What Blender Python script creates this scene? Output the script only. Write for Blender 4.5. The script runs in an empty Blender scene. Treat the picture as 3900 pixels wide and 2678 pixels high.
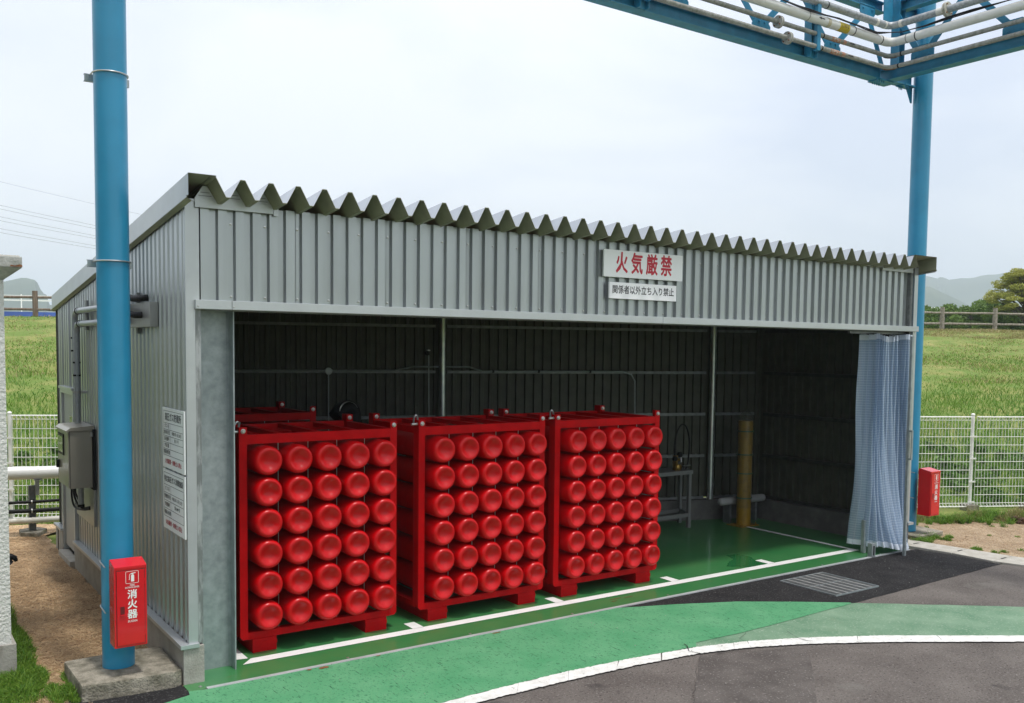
import bpy, bmesh, math, random
import numpy as np
from mathutils import Vector, Matrix
R = math.radians
scn = bpy.context.scene
COL = scn.collection
random.seed(7)
rng = np.random.default_rng(7)

# ------------------------------------------------------------------ camera
cam_d = bpy.data.cameras.new('camera')
cam = bpy.data.objects.new('camera', cam_d); COL.objects.link(cam)
yaw, pitch, roll, fpx = 0.6061, 0.0615, 0.0114, 3547.5
fw = Vector((math.sin(yaw)*math.cos(pitch), math.cos(yaw)*math.cos(pitch), -math.sin(pitch)))
rt = Vector((math.cos(yaw), -math.sin(yaw), 0)); up = rt.cross(fw)
r2 = rt*math.cos(roll)+up*math.sin(roll); u2 = -rt*math.sin(roll)+up*math.cos(roll)
m = Matrix((r2, u2, -fw)).transposed().to_4x4()
m.translation = Vector((-1.8337, -6.6572, 2.4321))
cam.matrix_world = m
cam_d.sensor_fit = 'HORIZONTAL'; cam_d.sensor_width = 36
cam_d.lens = fpx/3900*36
cam_d.shift_y = 198.5/3900
cam_d.clip_start = 0.05; cam_d.clip_end = 20000
scn.camera = cam

# ------------------------------------------------------------------ light
SUN_DIR = Vector((0.07, -0.29, 1.0)).normalized()        # towards the sun
sun_el = math.asin(SUN_DIR.z); sun_az = math.atan2(SUN_DIR.x, SUN_DIR.y)
w = bpy.data.worlds.new('World'); scn.world = w; w.use_nodes = True
nt = w.node_tree; nt.nodes.clear()
def wn(t, **k):
    n = nt.nodes.new(t)
    for a, b in k.items(): setattr(n, a, b)
    return n
sky = wn('ShaderNodeTexSky', sky_type='NISHITA', sun_disc=False)
sky.sun_elevation = sun_el; sky.sun_rotation = sun_az; sky.dust_density = 4.0
bg1 = wn('ShaderNodeBackground'); bg1.inputs[1].default_value = 0.05
nt.links.new(sky.outputs[0], bg1.inputs[0])
tc = wn('ShaderNodeTexCoord')
mp = wn('ShaderNodeMapping'); mp.inputs['Scale'].default_value = (1, 1, 2.6)
nz = wn('ShaderNodeTexNoise'); nz.inputs['Scale'].default_value = 1.7; nz.inputs['Detail'].default_value = 5; nz.inputs['Roughness'].default_value = .5
nz.inputs['Distortion'].default_value = .4
nt.links.new(tc.outputs['Generated'], mp.inputs[0]); nt.links.new(mp.outputs[0], nz.inputs['Vector'])
cr = wn('ShaderNodeValToRGB')
cr.color_ramp.elements[0].position = .36; cr.color_ramp.elements[0].color = (.57, .61, .705, 1)
cr.color_ramp.elements[1].position = .60; cr.color_ramp.elements[1].color = (.80, .81, .84, 1)
nt.links.new(nz.outputs['Fac'], cr.inputs[0])
sx = wn('ShaderNodeSeparateXYZ'); nt.links.new(tc.outputs['Generated'], sx.inputs[0])
hr = wn('ShaderNodeMapRange'); hr.inputs['From Min'].default_value = 0.0; hr.inputs['From Max'].default_value = .36
hr.inputs['To Min'].default_value = .80; hr.inputs['To Max'].default_value = 1.0
nt.links.new(sx.outputs['Z'], hr.inputs['Value'])
ml = wn('ShaderNodeVectorMath', operation='SCALE'); nt.links.new(cr.outputs[0], ml.inputs[0]); nt.links.new(hr.outputs[0], ml.inputs['Scale'])
bg2 = wn('ShaderNodeBackground'); bg2.inputs[1].default_value = 1.22
nt.links.new(ml.outputs[0], bg2.inputs[0])
ad = wn('ShaderNodeAddShader'); nt.links.new(bg1.outputs[0], ad.inputs[0]); nt.links.new(bg2.outputs[0], ad.inputs[1])
wo = wn('ShaderNodeOutputWorld'); nt.links.new(ad.outputs[0], wo.inputs[0])

sd = bpy.data.lights.new('sun', 'SUN'); sd.energy = 2.6; sd.angle = R(6); sd.color = (1.0, .965, .91)
so = bpy.data.objects.new('sun', sd); COL.objects.link(so); so.location = (3, -5, 12)
so.rotation_euler = SUN_DIR.to_track_quat('Z', 'Y').to_euler()
scn.view_settings.view_transform = 'Standard'; scn.view_settings.look = 'None'
scn.view_settings.exposure = 0.0; scn.view_settings.gamma = 1.0; scn.view_settings.use_curve_mapping = False
scn.cycles.volume_bounces = 2

# ------------------------------------------------------------------ materials
MATS = {}
def mat(name, c, rough=.6, metal=0., var=0., vs=3., bump=0., bs=60., c2=None, ramp=(.4, .6), coat=0., vstr=(1, 1, 1), spec=.5, detail=6, dots=None):
    """procedural principled; c2 = second colour mixed by noise; var = brightness noise"""
    m = bpy.data.materials.new(name); m.use_nodes = True; n = m.node_tree; L = n.links
    b = n.nodes['Principled BSDF']
    b.inputs['Roughness'].default_value = rough; b.inputs['Metallic'].default_value = metal
    b.inputs['Coat Weight'].default_value = coat; b.inputs['Specular IOR Level'].default_value = spec
    b.inputs['Coat Roughness'].default_value = .08
    tc = n.nodes.new('ShaderNodeTexCoord'); mp = n.nodes.new('ShaderNodeMapping'); mp.inputs['Scale'].default_value = vstr
    L.new(tc.outputs['Object'], mp.inputs[0])
    col = None
    if c2 is not None or var:
        nz = n.nodes.new('ShaderNodeTexNoise'); nz.inputs['Scale'].default_value = vs; nz.inputs['Detail'].default_value = detail; nz.inputs['Roughness'].default_value = .6
        L.new(mp.outputs[0], nz.inputs['Vector'])
        rp = n.nodes.new('ShaderNodeValToRGB')
        a = c; d = c2 if c2 is not None else tuple(min(1, x*(1+var)) for x in c)
        if c2 is None: a = tuple(x*(1-var) for x in c)
        rp.color_ramp.elements[0].position = ramp[0]; rp.color_ramp.elements[0].color = (*a, 1)
        rp.color_ramp.elements[1].position = ramp[1]; rp.color_ramp.elements[1].color = (*d, 1)
        L.new(nz.outputs['Fac'], rp.inputs[0]); col = rp.outputs[0]
        if dots:
            # fine speckle: (scale, colour, threshold, softness)
            n2 = n.nodes.new('ShaderNodeTexNoise'); n2.inputs['Scale'].default_value = dots[0]; n2.inputs['Detail'].default_value = 2
            L.new(tc.outputs['Object'], n2.inputs['Vector'])
            mr = n.nodes.new('ShaderNodeMapRange'); mr.inputs['From Min'].default_value = dots[2]; mr.inputs['From Max'].default_value = dots[2]+dots[3]
            L.new(n2.outputs['Fac'], mr.inputs['Value'])
            mx = n.nodes.new('ShaderNodeMix'); mx.data_type = 'RGBA'; mx.inputs['B'].default_value = (*dots[1], 1)
            L.new(mr.outputs[0], mx.inputs['Factor']); L.new(col, mx.inputs['A']); col = mx.outputs['Result']
        L.new(col, b.inputs['Base Color'])
    else:
        b.inputs['Base Color'].default_value = (*c, 1)
    if bump:
        nb = n.nodes.new('ShaderNodeTexNoise'); nb.inputs['Scale'].default_value = bs; nb.inputs['Detail'].default_value = 5
        L.new(tc.outputs['Object'], nb.inputs['Vector'])
        bp = n.nodes.new('ShaderNodeBump'); bp.inputs['Strength'].default_value = bump; bp.inputs['Distance'].default_value = .02
        L.new(nb.outputs['Fac'], bp.inputs['Height']); L.new(bp.outputs[0], b.inputs['Normal'])
    MATS[name] = m; return m

M_clad   = mat('silver_cladding', (.42, .445, .455), .33, .72, var=.03, vs=4, vstr=(1, 1, .3), bump=.03, bs=5)
M_trim   = mat('silver_trim', (.50, .525, .535), .38, .55, var=.03, vs=5, bump=.02, bs=8)
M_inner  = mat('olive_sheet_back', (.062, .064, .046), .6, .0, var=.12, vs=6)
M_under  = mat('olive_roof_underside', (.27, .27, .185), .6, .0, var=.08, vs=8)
M_roof   = mat('silver_roof', (.50, .53, .56), .35, .5, var=.04, vs=3)
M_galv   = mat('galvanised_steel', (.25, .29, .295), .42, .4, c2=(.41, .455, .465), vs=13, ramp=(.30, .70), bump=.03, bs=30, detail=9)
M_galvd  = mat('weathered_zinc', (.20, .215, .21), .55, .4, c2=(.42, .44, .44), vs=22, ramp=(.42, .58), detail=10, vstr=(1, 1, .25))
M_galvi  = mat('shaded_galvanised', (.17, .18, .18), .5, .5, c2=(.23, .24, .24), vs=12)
M_conc   = mat('cast_concrete', (.30, .285, .25), .85, c2=(.40, .385, .345), vs=6, ramp=(.35, .65), bump=.25, bs=70, detail=9)
M_concd  = mat('weathered_concrete', (.13, .12, .085), .95, c2=(.33, .30, .24), vs=9, ramp=(.36, .62), bump=.6, bs=55, detail=12, dots=(120, (.08, .075, .06), .62, .05))
M_curb   = mat('gutter_concrete', (.37, .35, .30), .9, c2=(.47, .45, .40), vs=8, ramp=(.35, .65), bump=.3, bs=80)
M_blue   = mat('blue_paint', (.018, .235, .41), .34, 0, var=.05, vs=4, bump=.02, bs=12, coat=.15)
M_blue2  = mat('blue_steel_paint', (.020, .20, .35), .42, 0, var=.12, vs=7, bump=.03, bs=20)
M_red    = mat('red_cylinder_paint', (.50, .001, .003), .26, 0, var=.07, vs=9, bump=.035, bs=18, coat=.0, spec=.32)
M_redf   = mat('red_frame_paint', (.43, .001, .003), .5, 0, var=.10, vs=8, bump=.04, bs=30, coat=.0, spec=.10)
M_redb   = mat('red_box_enamel', (.62, .004, .010), .26, 0, var=.03, vs=6, coat=.4)
M_chrome = mat('bright_bolt_steel', (.55, .55, .54), .28, .9)
M_ss     = mat('brushed_stainless', (.36, .36, .35), .38, .7, var=.05, vs=6, vstr=(1, 1, .2))
M_cream  = mat('beige_enamel', (.31, .295, .245), .35, 0, var=.03, vs=4, coat=.2)
M_white  = mat('white_plastic', (.74, .74, .72), .4, 0, c2=(.64, .63, .59), vs=6, ramp=(.5, .8))
M_whiteg = mat('grimy_white_pipe', (.66, .64, .58), .5, 0, c2=(.40, .36, .28), vs=7, ramp=(.5, .75), detail=9)
M_black  = mat('black_rubber', (.010, .010, .011), .5, spec=.2)
M_dark   = mat('dark_gap', (.006, .006, .006), .8)
M_sign   = mat('white_sign_plate', (.84, .86, .85), .35)
M_signw  = mat('bright_sign_plate', (.92, .92, .93), .3)
M_inkr   = mat('red_ink', (.50, .008, .03), .45)
M_inkk   = mat('black_ink', (.015, .015, .02), .5)
M_inkw   = mat('white_ink', (.82, .82, .80), .5)
M_brass  = mat('brass', (.35, .22, .06), .35, .8)
M_yellow = mat('yellow_paint', (.30, .17, .010), .4, 0, c2=(.20, .12, .012), vs=12, ramp=(.4, .7))
M_bench  = mat('grey_bench_paint', (.17, .175, .17), .5)
M_stucco = mat('white_stucco', (.70, .70, .66), .9, 0, var=.03, vs=14, bump=.9, bs=45)
M_paraf  = mat('weathered_parapet', (.34, .34, .31), .9, 0, c2=(.52, .52, .49), vs=18, ramp=(.35, .65), bump=.3, detail=10)
M_rust   = mat('rust_brown', (.16, .055, .02), .85, 0, c2=(.28, .12, .05), vs=60)
M_wood   = mat('brown_log', (.125, .085, .062), .85, 0, c2=(.25, .19, .15), vs=16, vstr=(1, 1, .12), ramp=(.35, .65), bump=.4, bs=30)
M_woodl  = mat('grey_log', (.16, .135, .105), .85, 0, c2=(.36, .32, .27), vs=14, ramp=(.35, .65), bump=.4, bs=30, detail=9)
M_wire   = mat('white_wire', (.80, .80, .76), .45)
M_zinc   = mat('grey_conduit', (.36, .39, .40), .42, .5, var=.06, vs=20)
M_pipe   = mat('dull_grey_pipe', (.22, .225, .20), .6, .25, c2=(.36, .365, .35), vs=25, ramp=(.35, .65), detail=9)
M_pipe2  = mat('zinc_pipe', (.29, .31, .32), .5, .35, c2=(.42, .44, .45), vs=30, ramp=(.4, .6), detail=9)
M_ylab   = mat('yellow_label', (.55, .42, .03), .5)
M_orange = mat('orange_label', (.42, .11, .03), .6, 0, c2=(.40, .34, .28), vs=60, ramp=(.45, .55))

# ground materials
M_asph   = mat('old_asphalt', (.105, .092, .084), .95, 0, c2=(.16, .143, .13), vs=1.6, ramp=(.35, .65), bump=.5, bs=70, detail=14, dots=(58, (.22, .205, .19), .59, .12), spec=.2)

M_asphn  = mat('new_asphalt', (.014, .0138, .0145), .92, 0, c2=(.030, .029, .030), vs=4, ramp=(.3, .7), bump=.5, bs=70, detail=14, dots=(60, (.085, .083, .082), .60, .08), spec=.15)
M_grn    = mat('green_pavement_paint', (.070, .285, .130), .75, 0, c2=(.120, .345, .175), vs=2.6, ramp=(.32, .68), bump=.45, bs=150, detail=12, dots=(48, (.045, .19, .09), .60, .07), spec=.25)
M_grnf   = mat('faded_green_paint', (.100, .215, .125), .85, 0, c2=(.205, .32, .215), vs=2.6, ramp=(.35, .70), bump=.4, bs=190, detail=12, dots=(50, (.28, .36, .27), .60, .08))
M_line   = mat('road_marking_paint', (.76, .76, .73), .7, 0, c2=(.58, .58, .54), vs=14, ramp=(.42, .72), bump=.3, bs=120, detail=10, dots=(30, (.38, .38, .36), .68, .03))
M_mark   = mat('floor_marking_paint', (.80, .80, .78), .45, 0, var=.03, vs=6)
M_floor  = mat('green_floor_paint', (.030, .180, .055), .28, 0, c2=(.058, .20, .065), vs=2.2, ramp=(.35, .7), bump=.05, bs=9, coat=.25, spec=.4, detail=8)
M_dirt   = mat('brown_dirt', (.40, .255, .135), .98, 0, c2=(.66, .47, .28), vs=3.2, ramp=(.38, .66), bump=.9, bs=60, detail=14, dots=(70, (.06, .035, .015), .58, .06))
M_dirtr  = mat('pale_dirt', (.30, .215, .135), .98, 0, c2=(.44, .335, .22), vs=2.5, ramp=(.35, .65), bump=.9, bs=50, detail=14, dots=(60, (.13, .08, .04), .60, .05))
M_soil   = mat('grassy_soil', (.13, .20, .03), .98, 0, c2=(.27, .26, .08), vs=1.2, ramp=(.42, .68), bump=.8, bs=20, detail=12)
M_hill   = mat('forest_hill', (.035, .060, .028), .95, 0, c2=(.060, .085, .040), vs=.02, ramp=(.4, .6), detail=10)
def gmat(name, a, b):
    m = bpy.data.materials.new(name); m.use_nodes = True; n = m.node_tree
    p = n.nodes['Principled BSDF']; p.inputs['Roughness'].default_value = .55; p.inputs['Specular IOR Level'].default_value = .3
    at = n.nodes.new('ShaderNodeAttribute'); at.attribute_name = 'tint'
    mx = n.nodes.new('ShaderNodeMix'); mx.data_type = 'RGBA'; mx.inputs['A'].default_value = (*a, 1); mx.inputs['B'].default_value = (*b, 1)
    n.links.new(at.outputs['Fac'], mx.inputs['Factor']); n.links.new(mx.outputs['Result'], p.inputs['Base Color'])
    tr = n.nodes.new('ShaderNodeBsdfTranslucent'); n.links.new(mx.outputs['Result'], tr.inputs[0])
    ms = n.nodes.new('ShaderNodeMixShader'); ms.inputs[0].default_value = .3
    n.links.new(p.outputs[0], ms.inputs[1]); n.links.new(tr.outputs[0], ms.inputs[2])
    n.links.new(ms.outputs[0], n.nodes['Material Output'].inputs[0])
    return m
M_grass = gmat('grass_blades', (.060, .185, .016), (.25, .375, .050))
M_grassd = gmat('dry_grass_blades', (.20, .19, .05), (.42, .34, .17))
M_leaf  = gmat('green_leaves', (.06, .14, .025), (.22, .32, .075))
M_pine  = gmat('pine_needles', (.24, .27, .045), (.52, .50, .13))
M_weed  = gmat('weed_leaves', (.05, .14, .02), (.17, .30, .06))

# floor: dirt stains of their own shape
def add_stain(m, scale, colr, th, soft, vstr=(1, 1, 1), rot=0.):
    n = m.node_tree; L = n.links; b = n.nodes['Principled BSDF']
    src = b.inputs['Base Color'].links[0].from_socket
    tc = n.nodes.new('ShaderNodeTexCoord'); mp = n.nodes.new('ShaderNodeMapping'); mp.inputs['Scale'].default_value = vstr; mp.inputs['Rotation'].default_value = (0, 0, rot)
    nz = n.nodes.new('ShaderNodeTexNoise'); nz.inputs['Scale'].default_value = scale; nz.inputs['Detail'].default_value = 8; nz.inputs['Roughness'].default_value = .65
    L.new(tc.outputs['Object'], mp.inputs[0]); L.new(mp.outputs[0], nz.inputs['Vector'])
    mr = n.nodes.new('ShaderNodeMapRange'); mr.inputs['From Min'].default_value = th; mr.inputs['From Max'].default_value = th+soft
    L.new(nz.outputs['Fac'], mr.inputs['Value'])
    mx = n.nodes.new('ShaderNodeMix'); mx.data_type = 'RGBA'; mx.inputs['B'].default_value = (*colr, 1)
    L.new(mr.outputs[0], mx.inputs['Factor']); L.new(src, mx.inputs['A']); L.new(mx.outputs['Result'], b.inputs['Base Color'])
add_stain(M_floor, 5, (.115, .155, .055), .60, .16, (1, 2.5, 1))
add_stain(M_asph, 47, (.045, .038, .035), .56, .08)
add_stain(M_asph, .7, (.17, .16, .145), .60, .10)
add_stain(M_asph, 2.3, (.055, .050, .048), .62, .10)
add_stain(M_grn, 9, (.018, .085, .042), .615, .03, (6, .8, 1), -.30)
add_stain(M_grn, 60, (.035, .16, .08), .64, .05)
add_stain(M_grn, 3.5, (.17, .40, .23), .66, .08)
add_stain(M_grnf, 1.1, (.20, .25, .16), .58, .12)
add_stain(M_dirt, 1.3, (.20, .12, .058), .56, .14)
add_stain(M_blue, 38, (.30, .36, .38), .735, .02)
add_stain(M_blue, 3, (.018, .205, .36), .50, .25, (1, 1, .25))
add_stain(M_clad, 2.6, (.36, .38, .385), .52, .2, (1, 1, .12))
add_stain(M_redf, 55, (.55, .35, .33), .735, .02)
add_stain(M_red, 48, (.62, .30, .28), .745, .02)
add_stain(M_floor, 14, (.10, .16, .09), .66, .08)
add_stain(M_conc, 7, (.22, .20, .17), .58, .12, (1, 1, .2))

# ------------------------------------------------------------------ builders
class MB:
    def __init__(s): s.v = []; s.f = []; s.m = []; s.uv = None
    def add(s, vs, fs, mi=0):
        o = len(s.v); s.v += [tuple(x) for x in vs]; s.f += [tuple(i+o for i in f) for f in fs]; s.m += [mi]*len(fs); return s
    def box(s, x0, x1, y0, y1, z0, z1, mi=0):
        v = [(x0,y0,z0),(x1,y0,z0),(x1,y1,z0),(x0,y1,z0),(x0,y0,z1),(x1,y0,z1),(x1,y1,z1),(x0,y1,z1)]
        return s.add(v, [(0,3,2,1),(4,5,6,7),(0,1,5,4),(1,2,6,5),(2,3,7,6),(3,0,4,7)], mi)
    def prism(s, poly, axis, a, b, mi=0):
        """poly of 2D points; extruded along axis from a to b. axis x: (y,z); y: (x,z); z: (x,y)"""
        def P(p, t): return (t, p[0], p[1]) if axis == 'x' else (p[0], t, p[1]) if axis == 'y' else (p[0], p[1], t)
        n = len(poly); v = [P(p, a) for p in poly]+[P(p, b) for p in poly]
        f = [tuple(range(n))[::-1], tuple(range(n, 2*n))]+[(i, (i+1) % n, n+(i+1) % n, n+i) for i in range(n)]
        return s.add(v, f, mi)
    def bar(s, p, q, w, h=None, upv=(0, 0, 1), mi=0):
        p = Vector(p); q = Vector(q); d = (q-p).normalized(); h = h or w
        a = d.cross(Vector(upv))
        if a.length < 1e-4: a = d.cross(Vector((0, 1, 0)))
        a.normalize(); b = a.cross(d).normalized()
        v = []
        for c in (p, q):
            for sa, sb in ((-1,-1),(1,-1),(1,1),(-1,1)): v.append(c+a*sa*w/2+b*sb*h/2)
        return s.add(v, [(0,1,2,3),(7,6,5,4),(0,4,5,1),(1,5,6,2),(2,6,7,3),(3,7,4,0)], mi)
    def tube(s, pts, r, n=10, cap=True, mi=0):
        pts = [Vector(p) for p in pts]; rs = r if isinstance(r, (list, tuple)) else [r]*len(pts)
        o = len(s.v); prev = None; vs = []
        for i, p in enumerate(pts):
            d = (pts[min(i+1, len(pts)-1)]-pts[max(i-1, 0)]).normalized()
            if prev is None:
                a = d.cross(Vector((0, 0, 1)))
                if a.length < 1e-3: a = d.cross(Vector((1, 0, 0)))
            else: a = prev-d*prev.dot(d)
            a.normalize(); prev = a; b = d.cross(a)
            for k in range(n):
                t = 2*math.pi*k/n; vs.append(p+a*math.cos(t)*rs[i]+b*math.sin(t)*rs[i])
        fs = []
        for i in range(len(pts)-1):
            for k in range(n): fs.append((i*n+k, i*n+(k+1) % n, (i+1)*n+(k+1) % n, (i+1)*n+k))
        if cap: fs += [tuple(range(n))[::-1], tuple(range((len(pts)-1)*n, len(pts)*n))]
        return s.add(vs, fs, mi)
    def cyl(s, p, q, r, n=16, mi=0): return s.tube([p, q], r, n, True, mi)
    def lathe(s, c, axis, prof, n=24, mi=0, cap=False):
        """prof: (radius, distance along axis)"""
        c = Vector(c); d = Vector(axis).normalized(); a = d.cross(Vector((0, 0, 1)))
        if a.length < 1e-3: a = Vector((1, 0, 0))
        a.normalize(); b = a.cross(d); vs = []; fs = []
        for r_, t in prof:
            for k in range(n):
                g = 2*math.pi*k/n; vs.append(c+d*t+a*math.cos(g)*r_+b*math.sin(g)*r_)
        for i in range(len(prof)-1):
            for k in range(n): fs.append((i*n+k, (i+1)*n+k, (i+1)*n+(k+1) % n, i*n+(k+1) % n))
        if cap: fs += [tuple(range(n)), tuple(range((len(prof)-1)*n, len(prof)*n))[::-1]]
        return s.add(vs, fs, mi)
    def build(s, name, mats, parent=None, smooth=False, local=False, bevel=0):
        mats = mats if isinstance(mats, (list, tuple)) else [mats]
        off = Vector((0, 0, 0)) if (parent is None or local) else root_loc(parent)
        me = bpy.data.meshes.new(name)
        me.from_pydata([(x[0]-off.x, x[1]-off.y, x[2]-off.z) for x in s.v], [], s.f)
        for m_ in mats: me.materials.append(m_)
        if len(mats) > 1: me.polygons.foreach_set('material_index', s.m)
        bm = bmesh.new(); bm.from_mesh(me); bmesh.ops.recalc_face_normals(bm, faces=bm.faces)
        if bevel:
            es = [e for e in bm.edges if len(e.link_faces) == 2 and e.calc_face_angle(0) > .5]
            bmesh.ops.bevel(bm, geom=es, offset=bevel, segments=2, profile=.7, affect='EDGES')
        bm.to_mesh(me); bm.free()
        if smooth:
            me.polygons.foreach_set('use_smooth', [True]*len(me.polygons))
            try: me.set_sharp_from_angle(angle=R(38))
            except Exception: pass
        o = bpy.data.objects.new(name, me); COL.objects.link(o)
        if parent is not None: o.parent = parent
        return o
LOC = {}
def root_loc(o):
    p = Vector((0, 0, 0))
    while o is not None: p += o.location; o = o.parent
    return p
def tag(o, label=None, cat=None, group=None, kind=None):
    if label: o['label'] = label
    if cat: o['category'] = cat
    if group: o['group'] = group
    if kind: o['kind'] = kind
    return o
def thing(name, loc, label, cat, group=None):
    o = bpy.data.objects.new(name, None); COL.objects.link(o); o.location = loc; o.empty_display_size = .2
    return tag(o, label, cat, group)
def copy_tree(o, loc=None, label=None):
    c = o.copy(); COL.objects.link(c)
    if loc is not None: c.location = loc
    if label: c['label'] = label
    for ch in list(o.children):
        d = ch.copy(); COL.objects.link(d); d.parent = c
        for g in list(ch.children):
            e = g.copy(); COL.objects.link(e); e.parent = d
    return c
def text(body, size, P, ex, ey, m_, parent, bold=0., align='CENTER', name='lettering', sx=1., space=1.):
    """flat print: body centred at P, ex = reading direction, ey = up direction; bold = stroke thickening"""
    cu = bpy.data.curves.new('t', 'FONT'); cu.body = body; cu.size = size; cu.align_x = align; cu.align_y = 'CENTER'
    cu.resolution_u = 2; cu.space_character = space
    to = bpy.data.objects.new('t', cu); COL.objects.link(to)
    bpy.context.view_layer.update()
    me = bpy.data.meshes.new_from_object(to.evaluated_get(bpy.context.evaluated_depsgraph_get()))
    bpy.data.objects.remove(to); bpy.data.curves.remove(cu)
    if bold:
        V = [tuple(v.co) for v in me.vertices]; Fc = [tuple(p.vertices) for p in me.polygons]; VV = []; FF = []
        for k in range(8):
            a = 2*math.pi*k/8; dx, dy = math.cos(a)*bold*size, math.sin(a)*bold*size; o = len(VV)
            VV += [(x+dx, y+dy, z+.00006*k) for x, y, z in V]; FF += [tuple(i+o for i in f) for f in Fc]
        bpy.data.meshes.remove(me); me = bpy.data.meshes.new(name); me.from_pydata(VV, [], FF)
    ex = Vector(ex)*sx; ey = Vector(ey); ez = Vector(ex).normalized().cross(ey)
    mm = Matrix((ex, ey, ez)).transposed().to_4x4(); mm.translation = Vector(P)+ez*.0003-root_loc(parent)
    me.transform(mm); me.materials.clear(); me.materials.append(m_)
    o = bpy.data.objects.new(name, me); COL.objects.link(o); o.parent = parent
    return o
def smooth_path(P, k=6):
    P = [Vector(p) for p in P]; Q = [P[0]*2-P[1]]+P+[P[-1]*2-P[-2]]; out = []
    for i in range(1, len(Q)-2):
        a, b, c, d = Q[i-1:i+3]
        for j in range(k):
            t = j/k; out.append(.5*((2*b)+(c-a)*t+(2*a-5*b+4*c-d)*t*t+(3*b-3*c+d-a)*t**3))
    return out+[P[-1]]
NX, UP, DX = (-1, 0, 0), (0, 0, 1), (1, 0, 0)

# ------------------------------------------------------------------ ground and setting
FU = Vector((.889, -.458, 0)); FN = Vector((.458, .889, 0))      # along / across the fence and the levee
def levee_z(s):
    if s < 7.0: return -.035
    if s < 27.8: return -.035+(s-7.0)/20.8*3.32
    return 3.285
def fpt(t, s, z=0): return FU*t+FN*s+Vector((0, 0, z))
def grid_sheet(name, ts, ss, zf, m_, kind='structure', jit=0):
    mb = MB(); vs = []; fs = []
    for t in ts:
        for s in ss:
            p = fpt(t, s); vs.append((p.x, p.y, zf(s)+(random.uniform(-jit, jit) if 8 < s < 27 else 0)))
    n = len(ss)
    for i in range(len(ts)-1):
        for j in range(n-1): fs.append((i*n+j, i*n+j+1, (i+1)*n+j+1, (i+1)*n+j))
    o = mb.add(vs, fs).build(name, m_, smooth=True); o['kind'] = kind; return o
ts = [-4000, -900, -200, -60]+[x for x in range(-40, 62, 2)]+[90, 200, 900, 4000]
ss = [-4000, -900, -200, -40, -10, 0, 5, 7.0]+[7.5+i*.9 for i in range(23)]+[28.2, 29, 31, 36, 60, 150, 600, 4500]
grid_sheet('ground', ts, ss, lambda s: levee_z(s), M_soil, jit=.05)

def sheet(name, poly, z, m_, kind='structure', jag=0., step=.12, tess=True):
    pts = []
    for i, p in enumerate(poly):
        q = poly[(i+1) % len(poly)]; d = math.hypot(q[0]-p[0], q[1]-p[1]); n = max(1, int(d/step)) if jag else 1
        for k in range(n):
            t = k/n; j = (random.uniform(-jag, jag), random.uniform(-jag, jag)) if jag else (0, 0)
            pts.append((p[0]+(q[0]-p[0])*t+j[0], p[1]+(q[1]-p[1])*t+j[1], z))
    bm = bmesh.new(); vs = [bm.verts.new(p) for p in pts]
    es = [bm.edges.new((vs[i], vs[(i+1) % len(vs)])) for i in range(len(vs))]
    bmesh.ops.triangle_fill(bm, edges=es, use_beauty=True)
    for f in bm.faces:
        if f.normal.z < 0: f.normal_flip()
    me = bpy.data.meshes.new(name); bm.to_mesh(me); bm.free(); me.materials.append(m_)
    o = bpy.data.objects.new(name, me); COL.objects.link(o)
    if kind: o['kind'] = kind
    return o
# white curved line: near and far edges on the ground
near = [(-6, -2.4), (-3, -1.95), (-1.2, -1.66), (.4, -1.49), (1.70, -1.442), (2.29, -1.447), (2.92, -1.475), (3.56, -1.543), (4.01, -1.66), (4.46, -1.845), (5.07, -2.175), (6.09, -2.82), (8, -4.08), (11, -6.1)]
far  = [(-6, -2.24), (-3, -1.80), (-1.2, -1.52), (.4, -1.35), (1.79, -1.30), (2.41, -1.295), (3.045, -1.34), (3.66, -1.42), (4.12, -1.54), (4.60, -1.735), (5.22, -2.065), (6.24, -2.72), (8.15, -3.97), (11.15, -5.98)]
sheet('road', [(-9, -14), (20, -14), (20, -8.5), (9.65, -3.2), (9.35, -2.6), (8.93, -1.45), (8.80, -1.19), (8.79, -.6), (8.72, -.17), (8.6, -.10), (.05, -.10), (-.35, -.28), (-1.2, -.55), (-3, -1.0), (-9, -2.2)], 0.0, M_asph)
sheet('asphalt_patch', [(3.6, -.197), (8.70, -.197), (8.78, -.6), (8.79, -1.17), (8.85, -1.19), (5.9, -1.285), (4.95, -.7), (4.3, -.40), (3.5, -.2)], .004, M_asphn, jag=.006)
sheet('asphalt_patch', [(-.05, .22), (-.043, -.02), (-.054, -.235), (-.235, -.29), (-1.2, -.56), (-1.7, -.5), (-.80, .085), (-.66, .16), (-.10, .05)], .004, M_asphn, jag=.012)
sheet('green_pavement', [(.07, -.198), (3.85, -.198), (4.45, -.415), (4.98, -.648), (5.45, -.95), (5.90, -1.27), (5.87, -1.293), (4.34, -1.346), (3.735, -1.325), (3.66, -1.40), (3.045, -1.33), (2.41, -1.285), (1.79, -1.29), (.4, -1.34), (-1.2, -1.51), (-3, -1.79), (-3.3, -1.2), (-1.2, -.57), (-.235, -.292), (-.058, -.24), (-.045, -.165)], .008, M_grn, jag=.004)
sheet('faded_green_pavement', [(3.64, -1.25), (4.34, -1.28), (5.80, -1.24), (5.93, -1.29), (6.145, -1.45), (7.196, -2.253), (9.6, -4.0), (12, -5.8), (11.15, -5.97), (8.15, -3.96), (6.24, -2.71), (5.22, -2.055), (4.60, -1.725), (4.12, -1.53), (3.66, -1.41)], .004, M_grnf, jag=.006)
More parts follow.
